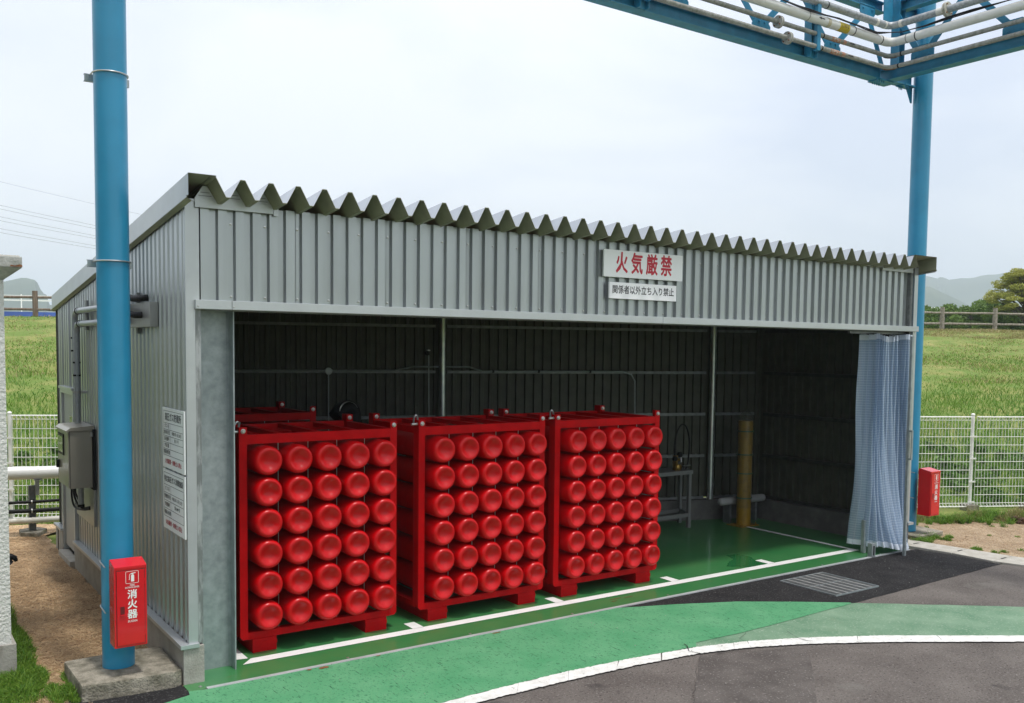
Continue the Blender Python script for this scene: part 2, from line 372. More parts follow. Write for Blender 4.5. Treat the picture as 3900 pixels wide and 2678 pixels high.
# the line itself, in worn segments with jagged cracks between them
def lerp_edge(e, u):
    i = min(int(u), len(e)-2); t = u-i; return (e[i][0]*(1-t)+e[i+1][0]*t, e[i][1]*(1-t)+e[i+1][1]*t)
us = [0]; u = 0
while u < len(near)-1.001:
    u += random.choice((.25, .5, 1.1, .8))*random.uniform(.6, 1.3); us.append(min(u, len(near)-1.001))
SK = {q: random.uniform(-.045, .045) for q in us}; SK[us[0]] = SK[us[-1]] = 0
mb = MB()
for a, b in zip(us[:-1], us[1:]):
    g = .0010; k = max(2, int((b-a)/.03)); top = []; bot = []; sk0, sk1 = SK[a], SK[b]
    for i in range(k+1):
        t = a+g+(b-a-2*g)*i/k; p = lerp_edge(near, t); q = lerp_edge(far, min(max(t+sk0*(1-i/k)+sk1*i/k, 0), len(far)-1.001)); j = .006
        bot.append((p[0]+random.uniform(-j, j), p[1]+random.uniform(-j, j), .0125)); top.append((q[0]+random.uniform(-j, j), q[1]+random.uniform(-j, j), .0125))
    # wobble of the crack
    n = k+1; mb.add(bot+top, [(i, i+1, n+i+1, n+i) for i in range(k)])
mb.build('white_line', M_line)['kind'] = 'structure'
# cracks through the asphalt (thin dark grooves)
def crack(pts, w, z, name='asphalt_crack'):
    mb = MB(); v = []; n = 0
    for i in range(len(pts)-1):
        p = Vector((*pts[i], 0)); q = Vector((*pts[i+1], 0)); k = max(1, int((q-p).length/.06))
        for j in range(k): v.append(p.lerp(q, j/k)+Vector((random.uniform(-.015, .015), random.uniform(-.015, .015), 0)))
    L_ = []; R_ = []
    for i in range(len(v)):
        d = (v[min(i+1, len(v)-1)]-v[max(i-1, 0)]).normalized(); nn = Vector((-d.y, d.x, 0))*w*random.uniform(.3, 1.2)
        L_.append((v[i].x+nn.x, v[i].y+nn.y, z)); R_.append((v[i].x-nn.x, v[i].y-nn.y, z))
    n = len(v); o = mb.add(L_+R_, [(i, i+1, n+i+1, n+i) for i in range(n-1)]).build(name, M_dark); o['kind'] = 'structure'; return o
crack([(3.62, -1.30), (3.59, -1.37), (3.53, -1.46), (3.57, -1.56), (3.50, -1.60)], .0045, .0165)
crack([(3.50, -1.60), (3.2, -1.86), (2.775, -2.234), (2.2, -2.75)], .0012, .0040)
crack([(4.62, -1.55), (4.53, -1.73), (4.60, -1.90)], .004, .0165)
crack([(4.30, -1.36), (4.1, -1.47), (4.08, -1.6)], .002, .0165)
mb = MB()
sheet('repair_patch', [(3.52, -1.58), (4.45, -1.87), (4.017, -2.27), (3.492, -2.699), (2.9, -3.2), (2.2, -2.75), (2.775, -2.234)], .003, mat('patched_asphalt', (.088, .078, .072), .92, 0, c2=(.125, .112, .103), vs=3, bump=.55, bs=70, detail=12, dots=(58, (.22, .205, .19), .60, .10), spec=.2), jag=.01)

# dirt beside the shed, right and left
sheet('dirt_path', [(-.04, 0.0), (-.04, 6.2), (.6, 6.8), (-2.4, 7.9), (-.9, 5.6), (-.80, 3.0), (-.84, 1.8), (-.95, .85), (-1.3, .28), (-2.2, -.4), (-1.6, -.56), (-.7, -.2)], -.006, M_dirt, jag=.04)
sheet('dirt_yard', [(9.10, .2), (9.20, -.6), (9.30, -1.25), (9.75, -2.5), (12.5, -5.5), (16, -6.5), (14.5, -1.6), (11.9, -.25), (11.1, .40), (10.35, .86), (9.9, 1.3), (9.0, 2.2), (8.9, 2.2), (8.9, .3)], -.006, M_dirtr, jag=.05)

# gutter kerb of concrete blocks with joints and lifting slots
kerb = bpy.data.objects.new('gutter_kerb', None); COL.objects.link(kerb); kerb['kind'] = 'structure'
ki = [(8.70, .40), (8.725, -.06), (8.80, -.60), (8.80, -1.10), (8.93, -1.50), (9.18, -2.1), (9.5, -2.75), (9.9, -3.5), (10.4, -4.3)]
ko = [(9.06, .40), (9.11, -.06), (9.185, -.58), (9.26, -1.09), (9.36, -1.50), (9.62, -2.0), (9.95, -2.6), (10.35, -3.3), (10.9, -4.1)]
for i in range(len(ki)-1):
    a0, a1, b0, b1 = Vector((*ki[i], 0)), Vector((*ki[i+1], 0)), Vector((*ko[i], 0)), Vector((*ko[i+1], 0))
    g = .006; A0 = a0.lerp(a1, g); A1 = a0.lerp(a1, 1-g); B0 = b0.lerp(b1, g); B1 = b0.lerp(b1, 1-g)
    mb = MB(); mb.prism([(A0.x, A0.y), (B0.x, B0.y), (B1.x, B1.y), (A1.x, A1.y)], 'z', -.06, .022)
    mb.build('kerb_block', M_curb, kerb, bevel=.004)
    c = A1.lerp(B1, .55); d = (B1-A1).normalized(); e = Vector((-d.y, d.x, 0)); c = c+e*.012*0
    mb = MB(); mb.prism([tuple((c+d*sx*.055+e*sy*.012)[:2]) for sx, sy in ((-1, -1), (1, -1), (1, 1), (-1, 1))], 'z', .015, .0235)
    mb.build('drain_slot', M_dark, kerb)

# shed floor slab: painted, with a steel angle at its front edge and white markings
M_edge = mat('worn_zinc_edge', (.36, .38, .39), .5, .2, c2=(.50, .52, .53), vs=12, ramp=(.35, .65), vstr=(.3, 1, 1), detail=10)
flo = sheet('floor', [(.05, -.17), (8.62, -.17), (8.66, -.10), (8.66, 2.42), (.12, 5.2), (.11, .0), (-.045, -.02), (-.045, -.17)], .0025, M_floor)
mb = MB(); mb.box(.075, 4.0, -.200, -.160, -.03, .012); mb.build('edge_angle', M_edge, flo)
mb = MB(); mb.box(4.004, 8.58, -.200, -.160, -.03, .012); mb.build('edge_angle', M_edge, flo)
def mark(name, poly): 
    mb = MB(); n = len(poly); mb.add([(x, y, .0062) for x, y in poly], [tuple(range(n))]); mb.build(name, M_mark, flo)
mark('front_line', [(.447, .165), (8.03, .128), (8.03, .235), (.545, .272)])
for x in (2.01, 3.54, 5.06, 6.56):
    mark('bay_tick', [(x-.052, .266-.0045*x+.001), (x+.052, .266-.0045*x), (x+.052, .435), (x-.052, .435)])
mark('side_line', [(.445, .30), (.527, .285), (.545, 2.4), (.445, 2.4)])
mark('side_line', [(7.975, .237), (8.03, .237), (8.05, 1.95), (7.98, 1.95)])
mb = MB()
for x in (.05, 1.18, 2.3, 3.4, 4.6, 5.8, 7.0, 8.1): mb.lathe((x, -.11, .0026), (0, 0, 1), [(.013, 0), (.013, .003), (.006, .006), (.0001, .007)], 10)
mb.build('anchor_bolts', M_chrome, flo)['kind'] = 'stuff'
# wet patch and rust stains
wet = mat('wet_floor', (.018, .15, .045), .16, 0, coat=.6)
sheet('puddle', [(6.02, .42), (6.15, .30), (6.30, .17), (6.45, .22), (6.50, .42), (6.62, .60), (6.60, .78), (6.42, .80), (6.36, .62), (6.2, .56)], .0048, wet, jag=.006, step=.05)
mb = MB()
for cx, cy, a, b in ((.93, -.235, .05, .022), (.82, -.22, .025, .012), (1.39, -.215, .03, .008), (2.49, -.228, .05, .01), (4.07, .06, .09, .010), (4.22, .04, .07, .008), (4.0, .0, .05, .008)):
    n = 12; mb.add([(cx+a*math.cos(t*2*math.pi/n)*random.uniform(.6, 1.1), cy+b*math.sin(t*2*math.pi/n)*random.uniform(.6, 1.1), .0125 if cy < -.17 else .0055) for t in range(n)], [tuple(range(n))])
mb.build('rust_stains', M_rust)['kind'] = 'structure'

# ------------------------------------------------------------------ storage shed
W = 8.836; D0 = 5.35; D1 = 2.43
def zc(y): return 3.559-.1077*(y+.22)           # crest of roof folds
def zt(y): return zc(y)-.128                     # trough
def yb(x): return D0+(D1-D0)*x/W                 # slanted rear wall
shed = thing('storage_shed', (4.4, 2.2, 0), 'silver corrugated metal lean-to shed with open front and folded roof', 'shed')
# rib profile along u (0..len): returns list of (u, depth outward)
def ribs(u0, u1, pitch=.125, rise=.030):
    p = [(u0, 0)]; k = 0
    while True:
        b = u0+k*pitch
        for du, d in ((.032, 0), (.042, rise), (.103, rise), (.110, 0)):
            if b+du < u1-.002: p.append((b+du, d))
        k += 1
        if u0+k*pitch > u1: break
    p.append((u1, 0)); return p
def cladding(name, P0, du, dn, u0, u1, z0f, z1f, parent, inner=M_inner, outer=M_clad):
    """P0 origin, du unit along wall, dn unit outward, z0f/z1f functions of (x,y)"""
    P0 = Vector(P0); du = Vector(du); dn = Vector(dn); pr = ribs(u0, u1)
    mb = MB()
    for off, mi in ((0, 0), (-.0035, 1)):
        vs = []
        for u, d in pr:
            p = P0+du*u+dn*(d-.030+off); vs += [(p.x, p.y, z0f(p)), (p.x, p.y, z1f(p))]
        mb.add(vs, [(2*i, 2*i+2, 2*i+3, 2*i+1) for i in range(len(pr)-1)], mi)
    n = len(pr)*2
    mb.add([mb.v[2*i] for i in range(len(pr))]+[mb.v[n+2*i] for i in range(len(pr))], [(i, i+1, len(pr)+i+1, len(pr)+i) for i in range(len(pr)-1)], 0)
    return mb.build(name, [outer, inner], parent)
def screws(name, P0, du, dn, us, zs, parent):
    mb = MB(); P0 = Vector(P0); du = Vector(du); dn = Vector(dn)
    for u in us:
        for z in zs:
            p = P0+du*u+dn*(-.029); p.z = z
            mb.lathe(p, dn, [(.0095, 0), (.0095, .003), (.006, .0035), (.006, .009), (.0001, .010)], 8)
    o = mb.build(name, M_chrome, parent); o['kind'] = 'stuff'; return o
zl = lambda p: 2.725
# front wall: sheets 1 m wide (8 ribs), slightly overlapped
k = 0; x = .068
while x < 8.66:
    x1 = min(x+.75, 8.66)
    cladding('cladding_sheet', (0, 0, 0), (1, 0, 0), (0, -1, 0), x, x1+.004, zl, lambda p: 3.412, shed); x += .75
screws('screws', (0, 0, 0), (1, 0, 0), (0, -1, 0), [.068+.125*k+.0725-.0575+.0 for k in range(2, 68, 2)], [2.765, 3.28], shed)
# left side wall in two stretches (door between 4.2 and 4.95)
zs_ = lambda p: .289
y = .03
while y < 5.34:
    y1 = min(y+.75, 5.34)
    zlow = (lambda p: .289) if y1 < 4.3 else (lambda p: 1.90 if 4.19 < p.y < 4.96 else .289)
    if y1 < 4.19 or y > 4.95:
        cladding('cladding_sheet', (0, 0, 0), (0, 1, 0), (-1, 0, 0), y, y1+.004, lambda p: .289, lambda p: zt(p.y)+.03, shed)
    else:
        for a, b, zz in ((y, min(4.19, y1), .289), (max(y, 4.19), min(y1, 4.96), 1.90), (max(4.96, y), y1, .289)):
            if b-a > .01: cladding('cladding_sheet', (0, 0, 0), (0, 1, 0), (-1, 0, 0), a, b+.003, (lambda zz: lambda p: zz)(zz), lambda p: zt(p.y)+.03, shed)
    y += .75
screws('screws', (0, 0, 0), (0, 1, 0), (-1, 0, 0), [.03+.125*k+.0 for k in range(1, 42, 2)], [.33], shed)
# rear wall (slanted) and right wall
L_ = math.hypot(W, D0-D1); bu = Vector((W, D1-D0, 0)).normalized(); bn = Vector((-bu.y, bu.x, 0))
u = 0
while u < L_-.02:
    u1 = min(u+.875, L_-.01)
    cladding('cladding_sheet', (0, D0, 0), bu, bn, u, u1+.003, lambda p: .30, lambda p: zt(p.y)+.02, shed); u += .875
y = .03
while y < D1:
    y1 = min(y+.875, D1-.01)
    cladding('cladding_sheet', (W, 0, 0), (0, 1, 0), (1, 0, 0), y, y1+.003, lambda p: .30, lambda p: zt(p.y)+.02, shed); y += .875
# roof: fold plates, each sheet three folds
pitch = .20175; c0 = .34-pitch
def fold_profile(x0, n):
    p = []
    for k in range(n):
        c = x0+k*pitch
        p += [(c-.5*pitch+.015, 1), (c-.017, 0), (c+.017, 0), (c+.5*pitch-.015, 1)]
    return p
NF = 42
k = 0
while k < NF:
    n = min(3, NF-k); pr = fold_profile(c0+k*pitch, n)
    if k == 0: pr = pr[1:]
    if k > 0: pr = [(pr[0][0]-.030, 1)]+pr
    mb = MB(); ye, yr = -.22, None
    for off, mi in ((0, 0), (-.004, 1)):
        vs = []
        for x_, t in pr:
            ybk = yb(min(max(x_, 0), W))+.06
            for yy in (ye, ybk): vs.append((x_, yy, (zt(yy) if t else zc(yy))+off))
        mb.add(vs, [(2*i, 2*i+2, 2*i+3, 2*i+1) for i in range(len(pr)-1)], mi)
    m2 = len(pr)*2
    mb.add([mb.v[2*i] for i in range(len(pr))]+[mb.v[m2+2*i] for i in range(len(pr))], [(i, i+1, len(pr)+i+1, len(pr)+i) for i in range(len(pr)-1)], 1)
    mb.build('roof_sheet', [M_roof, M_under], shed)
    k += 3
# roof bolts on some crests
mb = MB()
for k in range(0, NF, 4):
    for yy in (.25, 1.6): mb.lathe((c0+k*pitch, yy, zc(yy)), (0, 0, 1), [(.018, 0), (.018, .006), (.009, .008), (.009, .03), (.0001, .032)], 8)
mb.build('roof_bolts', M_chrome, shed)['kind'] = 'stuff'
# gable caps and rake fascias
def fascia(x, xin, ylen, out):
    mb = MB(); s = -1 if out < 0 else 1
    P = []
    for yy in (-.235, ylen):
        z = zc(yy)+.006
        P.append([(xin, yy, z), (x, yy, z), (x, yy, z-.148), (x+s*.012, yy, z-.150), (x+s*.012, yy, z-.162), (x-s*.02, yy, z-.180)])
    n = len(P[0]); vs = P[0]+P[1]; mb.add(vs, [(i, i+1, n+i+1, n+i) for i in range(n-1)], 0)
    vs2 = [(v[0]-s*.003 if i % n else v[0], v[1], v[2]-.003) for i, v in enumerate(vs)]
    mb.add(vs2, [(i, i+1, n+i+1, n+i) for i in range(n-1)], 1)
    return mb.build('rake_fascia', [M_trim, M_under], shed)
fascia(-.036, c0+.016, 5.41, -1)
fascia(W+.012, c0+(NF-1)*pitch-.016, 2.50, 1)
# closures under the first and last folds, with louvre-like pressings
for ks in ((0, 1, 2), (NF-4, NF-3, NF-2)):
    for kk in ks:
        c = c0+kk*pitch
        mb = MB(); mb.prism([(c-.085, 3.412), (c+.085, 3.412), (c+.016, zc(0)-.012), (c-.016, zc(0)-.012)], 'y', -.020, -.012)
        cl = mb.build('fold_closure', M_trim, shed)
        mb = MB()
        for j, (hw, z) in enumerate(((.058, 3.432), (.045, 3.455), (.032, 3.478))):
            mb.box(c-hw, c+hw, -.0225, -.0205, z-.0025, z+.0025)
        mb.build('louvre', M_galvi, cl)
mb = MB(); mb.box(.066, .628, -.027, -.0205, 3.372, 3.436); mb.build('closure_trim', M_trim, shed, bevel=.002)
mb = MB(); mb.box(.632, .668, -.025, -.0205, 3.36, 3.42); mb.build('closure_trim', M_trim, shed)
mb = MB(); mb.box(8.075, 8.70, -.027, -.0205, 3.380, 3.445); mb.build('closure_trim', M_trim, shed, bevel=.002)
# corner trims
mb = MB(); mb.box(0, .066, -.012, .0, .292, 3.43); mb.box(0, .012, .0, .035, .292, 3.43); mb.build('corner_trim', M_trim, shed, bevel=.0015)
mb = MB(); mb.box(.066, .098, -.006, .0, 2.73, 3.37); mb.build('corner_trim', M_trim, shed)
mb = MB(); mb.box(8.762, W, -.012, .0, .30, 3.45); mb.box(W-.012, W, .0, .04, .30, 3.43); mb.build('corner_trim', M_trim, shed, bevel=.0015)
mb = MB(); mb.box(8.715, 8.762, .004, .012, .02, 3.42); mb.box(8.662, 8.668, -.02, .03, 2.74, 3.41); mb.build('corner_trim', M_galvi, shed)
# lintel flashing, in three lengths
for a, b in ((.060, .312), (.3145, 4.510), (4.513, 8.822)):
    mb = MB(); mb.box(a, b, -.052, .05, 2.668, 2.732); mb.build('lintel_flashing', M_trim, shed, bevel=.003)
mb = MB()
for x_ in (.075, .325): mb.lathe((x_, -.052, 2.69), (0, -1, 0), [(.007, 0), (.007, .002), (.0001, .004)], 8)
mb.build('screws', M_chrome, shed)['kind'] = 'stuff'
mb = MB(); mb.box(.12, 8.7, .05, .10, 2.66, 2.78); mb.box(.12, 8.7, .05, .10, 3.2, 3.3); mb.build('front_beam', M_galvi, shed)
# foundation and sill flashing
mb = MB()
mb.prism([(-.04, -.02), (.107, -.02), (.107, 4.20), (-.04, 4.20)], 'z', -.10, .272)
mb.build('foundation', M_conc, shed, bevel=.006)
mb = MB(); mb.prism([(-.04, 4.93), (.107, 4.93), (.107, 5.31), (-.04, 5.39)], 'z', -.10, .272); mb.build('foundation', M_conc, shed, bevel=.006)
mb = MB(); v0 = Vector((0, D0, 0)); q = [v0+bn*.04, v0+bn*.04+bu*L_, v0-bn*.16+bu*L_, v0-bn*.16]
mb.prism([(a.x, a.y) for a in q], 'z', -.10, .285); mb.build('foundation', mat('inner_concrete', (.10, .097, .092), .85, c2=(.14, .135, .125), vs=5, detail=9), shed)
mb = MB(); mb.box(W-.16, W+.04, .02, D1+.03, -.10, .285); mb.build('foundation', MATS['inner_concrete'], shed)
mb = MB(); mb.prism([(-.062, -.035), (.070, -.035), (.070, 0), (.0, 0), (0, 4.17), (-.062, 4.17)], 'z', .262, .292); mb.build('sill_flashing', M_trim, shed, bevel=.003)
mb = MB(); mb.prism([(-.062, 4.94), (.0, 4.94), (0, 5.36), (-.062, 5.40)], 'z', .262, .292); mb.build('sill_flashing', M_trim, shed, bevel=.003)
mb = MB(); mb.box(W-.05, W+.06, -.035, .06, .262, .292); mb.build('sill_flashing', M_trim, shed)
# galvanised angle and H column at the left of the opening
mb = MB(); mb.box(.069, .106, -.004, .004, .285, 2.668); mb.box(.102, .108, .004, .10, .285, 2.668); mb.build('angle_post', M_galvd, shed)
def hcol(x0, x1, y0, y1, z0, z1, m_, t=.009):
    mb = MB(); ym = (y0+y1)/2
    mb.box(x0, x0+t, y0, y1, z0, z1); mb.box(x1-t, x1, y0, y1, z0, z1); mb.box(x0+t, x1-t, ym-.004, ym+.004, z0, z1)
    # fillets
    for sx, xx in ((1, x0+t), (-1, x1-t)):
        mb.prism([(xx, ym-.004), (xx+sx*.016, ym-.004), (xx, ym-.020)], 'z', z0, z1)
    return mb.build('steel_column', m_, shed)
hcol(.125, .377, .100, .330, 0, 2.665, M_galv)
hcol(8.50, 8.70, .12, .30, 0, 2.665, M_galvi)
# round stanchions at the rear wall
def bpos(x, off): return Vector((x, yb(x), 0))-bn*off
for xx in (4.35, 8.07):
    p = bpos(xx, .10); mb = MB()
    # lipped channel column, open side inwards
    mb.tube([(p.x, p.y, 0), (p.x, p.y, 3.0)], .045, 16); mb.build('rear_column', mat('column_zinc', (.50, .55, .55), .3, .75, c2=(.62, .66, .65), vs=9) if xx < 5 else MATS['column_zinc'], shed, smooth=True)
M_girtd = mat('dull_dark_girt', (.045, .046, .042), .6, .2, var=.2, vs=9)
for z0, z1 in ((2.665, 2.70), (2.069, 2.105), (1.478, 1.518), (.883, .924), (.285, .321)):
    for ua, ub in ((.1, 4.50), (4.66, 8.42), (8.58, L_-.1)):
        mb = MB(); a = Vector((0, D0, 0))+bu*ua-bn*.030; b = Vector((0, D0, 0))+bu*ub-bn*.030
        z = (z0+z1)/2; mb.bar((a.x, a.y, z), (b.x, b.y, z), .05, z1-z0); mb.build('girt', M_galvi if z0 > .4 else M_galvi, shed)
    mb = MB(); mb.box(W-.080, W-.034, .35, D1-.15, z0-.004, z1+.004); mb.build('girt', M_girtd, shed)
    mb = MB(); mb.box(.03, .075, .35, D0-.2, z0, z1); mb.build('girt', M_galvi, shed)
for yy in (1.3, 2.2):
    mb = MB(); mb.box(.05, W-.08, yy, yy+.08, zt(yy)-.13, zt(yy)-.02); mb.build('roof_beam', M_galvi, shed)
# side door with a pane, frame and step
dr = MB().box(-.006, .030, 4.245, 4.905, .12, 1.85).build('door', mat('door_paint', (.33, .345, .345), .45, .2), shed)
MB().box(-.012, -.0065, 4.30, 4.52, .85, 1.62).build('pane', mat('grey_glass', (.07, .075, .075), .08, 0, coat=.5), dr)
MB().box(-.045, -.0065, 4.28, 4.31, .95, 1.05).build('handle', M_chrome, dr)
for a, b, c, d in ((4.19, 4.24, .06, 1.90), (4.91, 4.96, .06, 1.90), (4.24, 4.91, 1.855, 1.90)):
    MB().box(-.032, .03, a, b, c, d).build('door_frame', M_trim, shed, bevel=.002)
MB().box(-.05, .10, 4.17, 4.97, 1.904, 1.93).build('door_hood', M_trim, shed)
MB().box(-.085, .02, 4.20, 4.93, -.05, .055).build('door_step', M_curb, shed, bevel=.005)
# curtain rail
MB().box(7.6, 8.72, .055, .085, 2.628, 2.655).build('curtain_rail', M_galvi, shed)

# two side signs, two front signs -----------------------------------------
def front_sign(x0, x1, z0, z1, m_, label):
    t = thing('warning_sign', ((x0+x1)/2, -.03, z0), label, 'sign')
    MB().box(x0, x1, -.044, -.026, z0, z1).build('plate', m_, t, bevel=.0015); return t
s1 = front_sign(3.760, 4.765, 3.085, 3.335, M_sign, 'large white sign with four big red characters above the opening')
text('火気厳禁', .205, (4.262, -.0445, 3.208), DX, UP, M_inkr, s1, bold=.026, sx=.74, space=1.50)
s2 = front_sign(3.832, 4.688, 2.887, 3.038, M_signw, 'narrow white sign with one line of black characters over the lintel')
text('関係者以外立ち入り禁止', .083, (4.260, -.0445, 2.966), DX, UP, M_inkk, s2, bold=.014, sx=.86, space=1.02)
def side_sign(z0, z1, rows, title, label):
    t = thing('notice_board', (-.01, .29, z0), label, 'sign')
    y0, y1 = .003, .583                      # y0 = right edge seen from outside
    MB().box(-.014, -.004, y0, y1, z0, z1).build('plate', M_sign, t, bevel=.001)
    X = -.0146; H = z1-z0
    E = (0, -1, 0)
    def ln(ya, yb_, z, w_=.0028):
        mb.box(X-.0004, X, ya, yb_, z-w_/2, z+w_/2)
    mb = MB(); zt_, zb_ = z1-.022, z0+.095; ya, yc = y0+.03, y1-.03
    n = len(rows)
    zs = [zt_, zt_-.090]+[zt_-.090-(zt_-.090-zb_)*(i+1)/n for i in range(n)]
    for z in zs: ln(ya, yc, z)
    mb.box(X-.0004, X, ya-.0014, ya+.0014, zb_, zt_); mb.box(X-.0004, X, yc-.0014, yc+.0014, zb_, zt_)
    yd = yc-.185; mb.box(X-.0004, X, yd-.001, yd+.001, zb_, zs[1])
    mb.build('ruled_lines', M_inkk, t)
    text(title, .062 if len(title) < 9 else .050, (X, (ya+yc)/2, zt_-.047), E, UP, M_inkk, t, bold=.014)
    for i, (a, b) in enumerate(rows):
        z = (zs[i+1]+zs[i+2])/2; text(a, .034, (X, (yd+yc)/2, z), E, UP, M_inkk, t, bold=.01)
        if b: text(b, .030, (X, (ya+yd)/2, z), E, UP, M_inkk, t, bold=.008)
    text('火気厳禁・無断立入禁止', .040, (X, (ya+yc)/2, z0+.05), E, UP, M_inkr, t, bold=.015)
    return t
side_sign(1.500, 1.948, [('ガ ス 名', ''), ('許可年月日', '令和2 年 1 月 28 日'), ('許可番号', '第  7  号'), ('貯 蔵 量', ''), ('取扱責任者', '')], '高圧ガス貯蔵所', 'upper of two white notice boards with ruled rows on the shed side wall')
side_sign(1.040, 1.485, [('ガ ス 名', ''), ('受理年月日', '令和2 年 12 月 22 日'), ('受理番号', '第 1289 号'), ('取扱主任者', '')], '特定高圧ガス消費施設', 'lower of two white notice boards with ruled rows on the shed side wall')

# ------------------------------------------------------------------ gas cylinder racks
cyl_me = None
def make_rack(label):
    t = thing('gas_cylinder_rack', (0, 0, 0), label, 'gas cylinder rack', 'racks of stacked red gas cylinders')
    D = .98; Xl, Xr = -.199, 1.162
    def b(x0, x1, y0, y1, z0, z1, name, bev=.003, m_=M_redf): return MB().box(x0, x1, y0, y1, z0, z1).build(name, m_, t, bevel=bev)
    for x0 in (Xl, Xr-.063):
        pf = MB()
        pf.prism([(x0, .14), (x0+.02, .115), (x0+.063, .115), (x0+.063, 1.785), (x0, 1.785)] if x0 < 0 else [(x0, .115), (x0+.043, .115), (x0+.063, .14), (x0+.063, 1.785), (x0, 1.785)], 'y', 0, .012)
        s = -1 if x0 < 0 else 1; xo = x0 if x0 < 0 else x0+.063
        pf.box(min(xo, xo-s*.008), max(xo, xo-s*.008), .0125, .10, .14, 1.785)
        pf.build('post', M_redf, t, bevel=.002)
        b(x0, x0+.063, D-.10, D, .115, 1.785, 'post')
    b(Xl+.0635, Xr-.0635, .001, .011, 1.651, 1.725, 'top_rail'); b(Xl+.0635, Xr-.0635, .0115, .05, 1.7165, 1.7245, 'top_rail')
    b(Xl+.0635, Xr-.0635, .001, .060, .112, .168, 'bottom_rail')
    b(Xl+.0635, Xr-.0635, D-.05, D-.001, 1.651, 1.725, 'top_rail'); b(Xl+.0635, Xr-.0635, D-.05, D-.001, .112, .168, 'bottom_rail')
    for x0 in (Xl+.009, Xr-.059): b(x0, x0+.05, .1005, D-.1005, 1.665, 1.722, 'side_rail'); b(x0, x0+.05, .1005, D-.1005, .120, .168, 'side_rail')
    for x0 in (.13, .46, .79): b(x0, x0+.05, .0515, D-.0515, 1.685, 1.722, 'cross_bar')
    for x0, x1 in ((-.103, .092), (.867, 1.065)):
        f = MB().box(x0, x1, -.004, D, 0.003, .1115).build('fork_pocket', M_redf, t, bevel=.002)
        MB().box(x0+.001, x1+.003, -.0075, -.0045, .055, .088).build('weld_strip', M_redf, f)
    for x0 in (Xl+.031, Xr-.031):
        for yy, sg in ((0, -1), (D, -1)):
            mb = MB()
            mb.lathe((x0, yy-.001 if yy == 0 else D-.1, 1.754), (0, -1, 0), [(.019, 0), (.019, .006), (.014, .0065)], 20); mb.lathe((x0, (yy if yy == 0 else D-.1)-.007, 1.754), (0, -1, 0), [(.0165, 0), (.0165, .010), (.012, .013), (.0001, .013)], 6)
            mb.build('bolt', M_chrome, t)
    # shackle on the left front post
    for xs, yo in ((Xl+.031, .0),):
        sh = MB(); c = Vector((xs-.030, .028, 1.750)); dz = Vector((.035, .060, .072))
        a = Vector((0, 0, 0)); side = Vector((-.034, 0, 0))
        pts = [c, c+dz*.5]+[c+dz*.5+dz*(.5*math.sin(math.pi*i/8))+side*(1-math.cos(math.pi*i/8))/2*1.15 for i in range(1, 8)]+[c+side*1.15+dz*.5, c+side*1.15]
        sh.tube(pts, .0085, 8); sh.cyl(c+Vector((.02, 0, 0)), c+side*1.15-Vector((.02, 0, 0)), .011, 10)
        sh.build('shackle', M_chrome, t, smooth=True)
    for x0 in (.125, .375, .625, .875):
        MB().cyl((x0, .035, .165), (x0, .035, 1.66), .0022, 8).build('tie_rod', M_chrome, t)
    # cylinders, domed and dished bottoms to the front
    global cyl_me
    y0 = -.118
    prof = [(.0005, .040), (.014, .0390), (.028, .0355), (.041, .0295), (.053, .0210), (.064, .0120), (.074, .0048), (.083, .0008), (.090, .0003), (.097, .0030), (.1035, .0085), (.109, .0170), (.113, .0280), (.1152, .0400), (.1163, .09), (.1163, 1.00), (.108, 1.05), (.085, 1.10), (.055, 1.135), (.036, 1.15), (.036, 1.20), (.0005, 1.20)]
    for j in range(6):
        for i in range(5):
            if cyl_me is None:
                o = MB().lathe((0, 0, 0), (0, 1, 0), prof, 28).build('gas_cylinder', M_red, t, smooth=True); cyl_me = o.data
            else:
                o = bpy.data.objects.new('gas_cylinder', cyl_me); COL.objects.link(o); o.parent = t
            o.location = (i*.25, y0, .3067+j*.2436)
            o.rotation_euler = (0, random.uniform(0, 6.28), 0)
    return t
rk = make_rack('leftmost of the three front red cylinder racks, beside the galvanised column'); rk.location = (.704, .395, 0)
copy_tree(rk, (2.2775, .395, 0), 'middle one of the three front red cylinder racks')
copy_tree(rk, (3.7606, .395, 0), 'rightmost front red cylinder rack, next to the empty green floor')
copy_tree(rk, (.836, 2.45, 0), 'dark red cylinder rack standing in the second row behind the leftmost one')

# ------------------------------------------------------------------ things inside the shed
t = thing('duct_elbow', (2.55, 2.8, 0), 'black plastic duct elbow rising behind the cylinder racks', 'duct')
pts = [(2.61, 2.85, 0.0), (2.61, 2.85, 1.62)]+[(2.61-.10*(1-math.cos(a)), 2.85-.03*(1-math.cos(a)), 1.65+.085*math.sin(a)) for a in [math.pi*i/16 for i in range(1, 9)]]+[(2.42, 2.79, 1.70), (2.36, 2.77, 1.64)]
MB().tube(pts, .085, 20).build('pipe', M_black, t, smooth=True)
MB().lathe((2.61, 2.85, 1.56), (0, 0, 1), [(.086, 0), (.094, .003), (.094, .03), (.086, .034)], 24).build('collar', mat('black_glossy_plastic', (.02, .02, .02), .1), t)

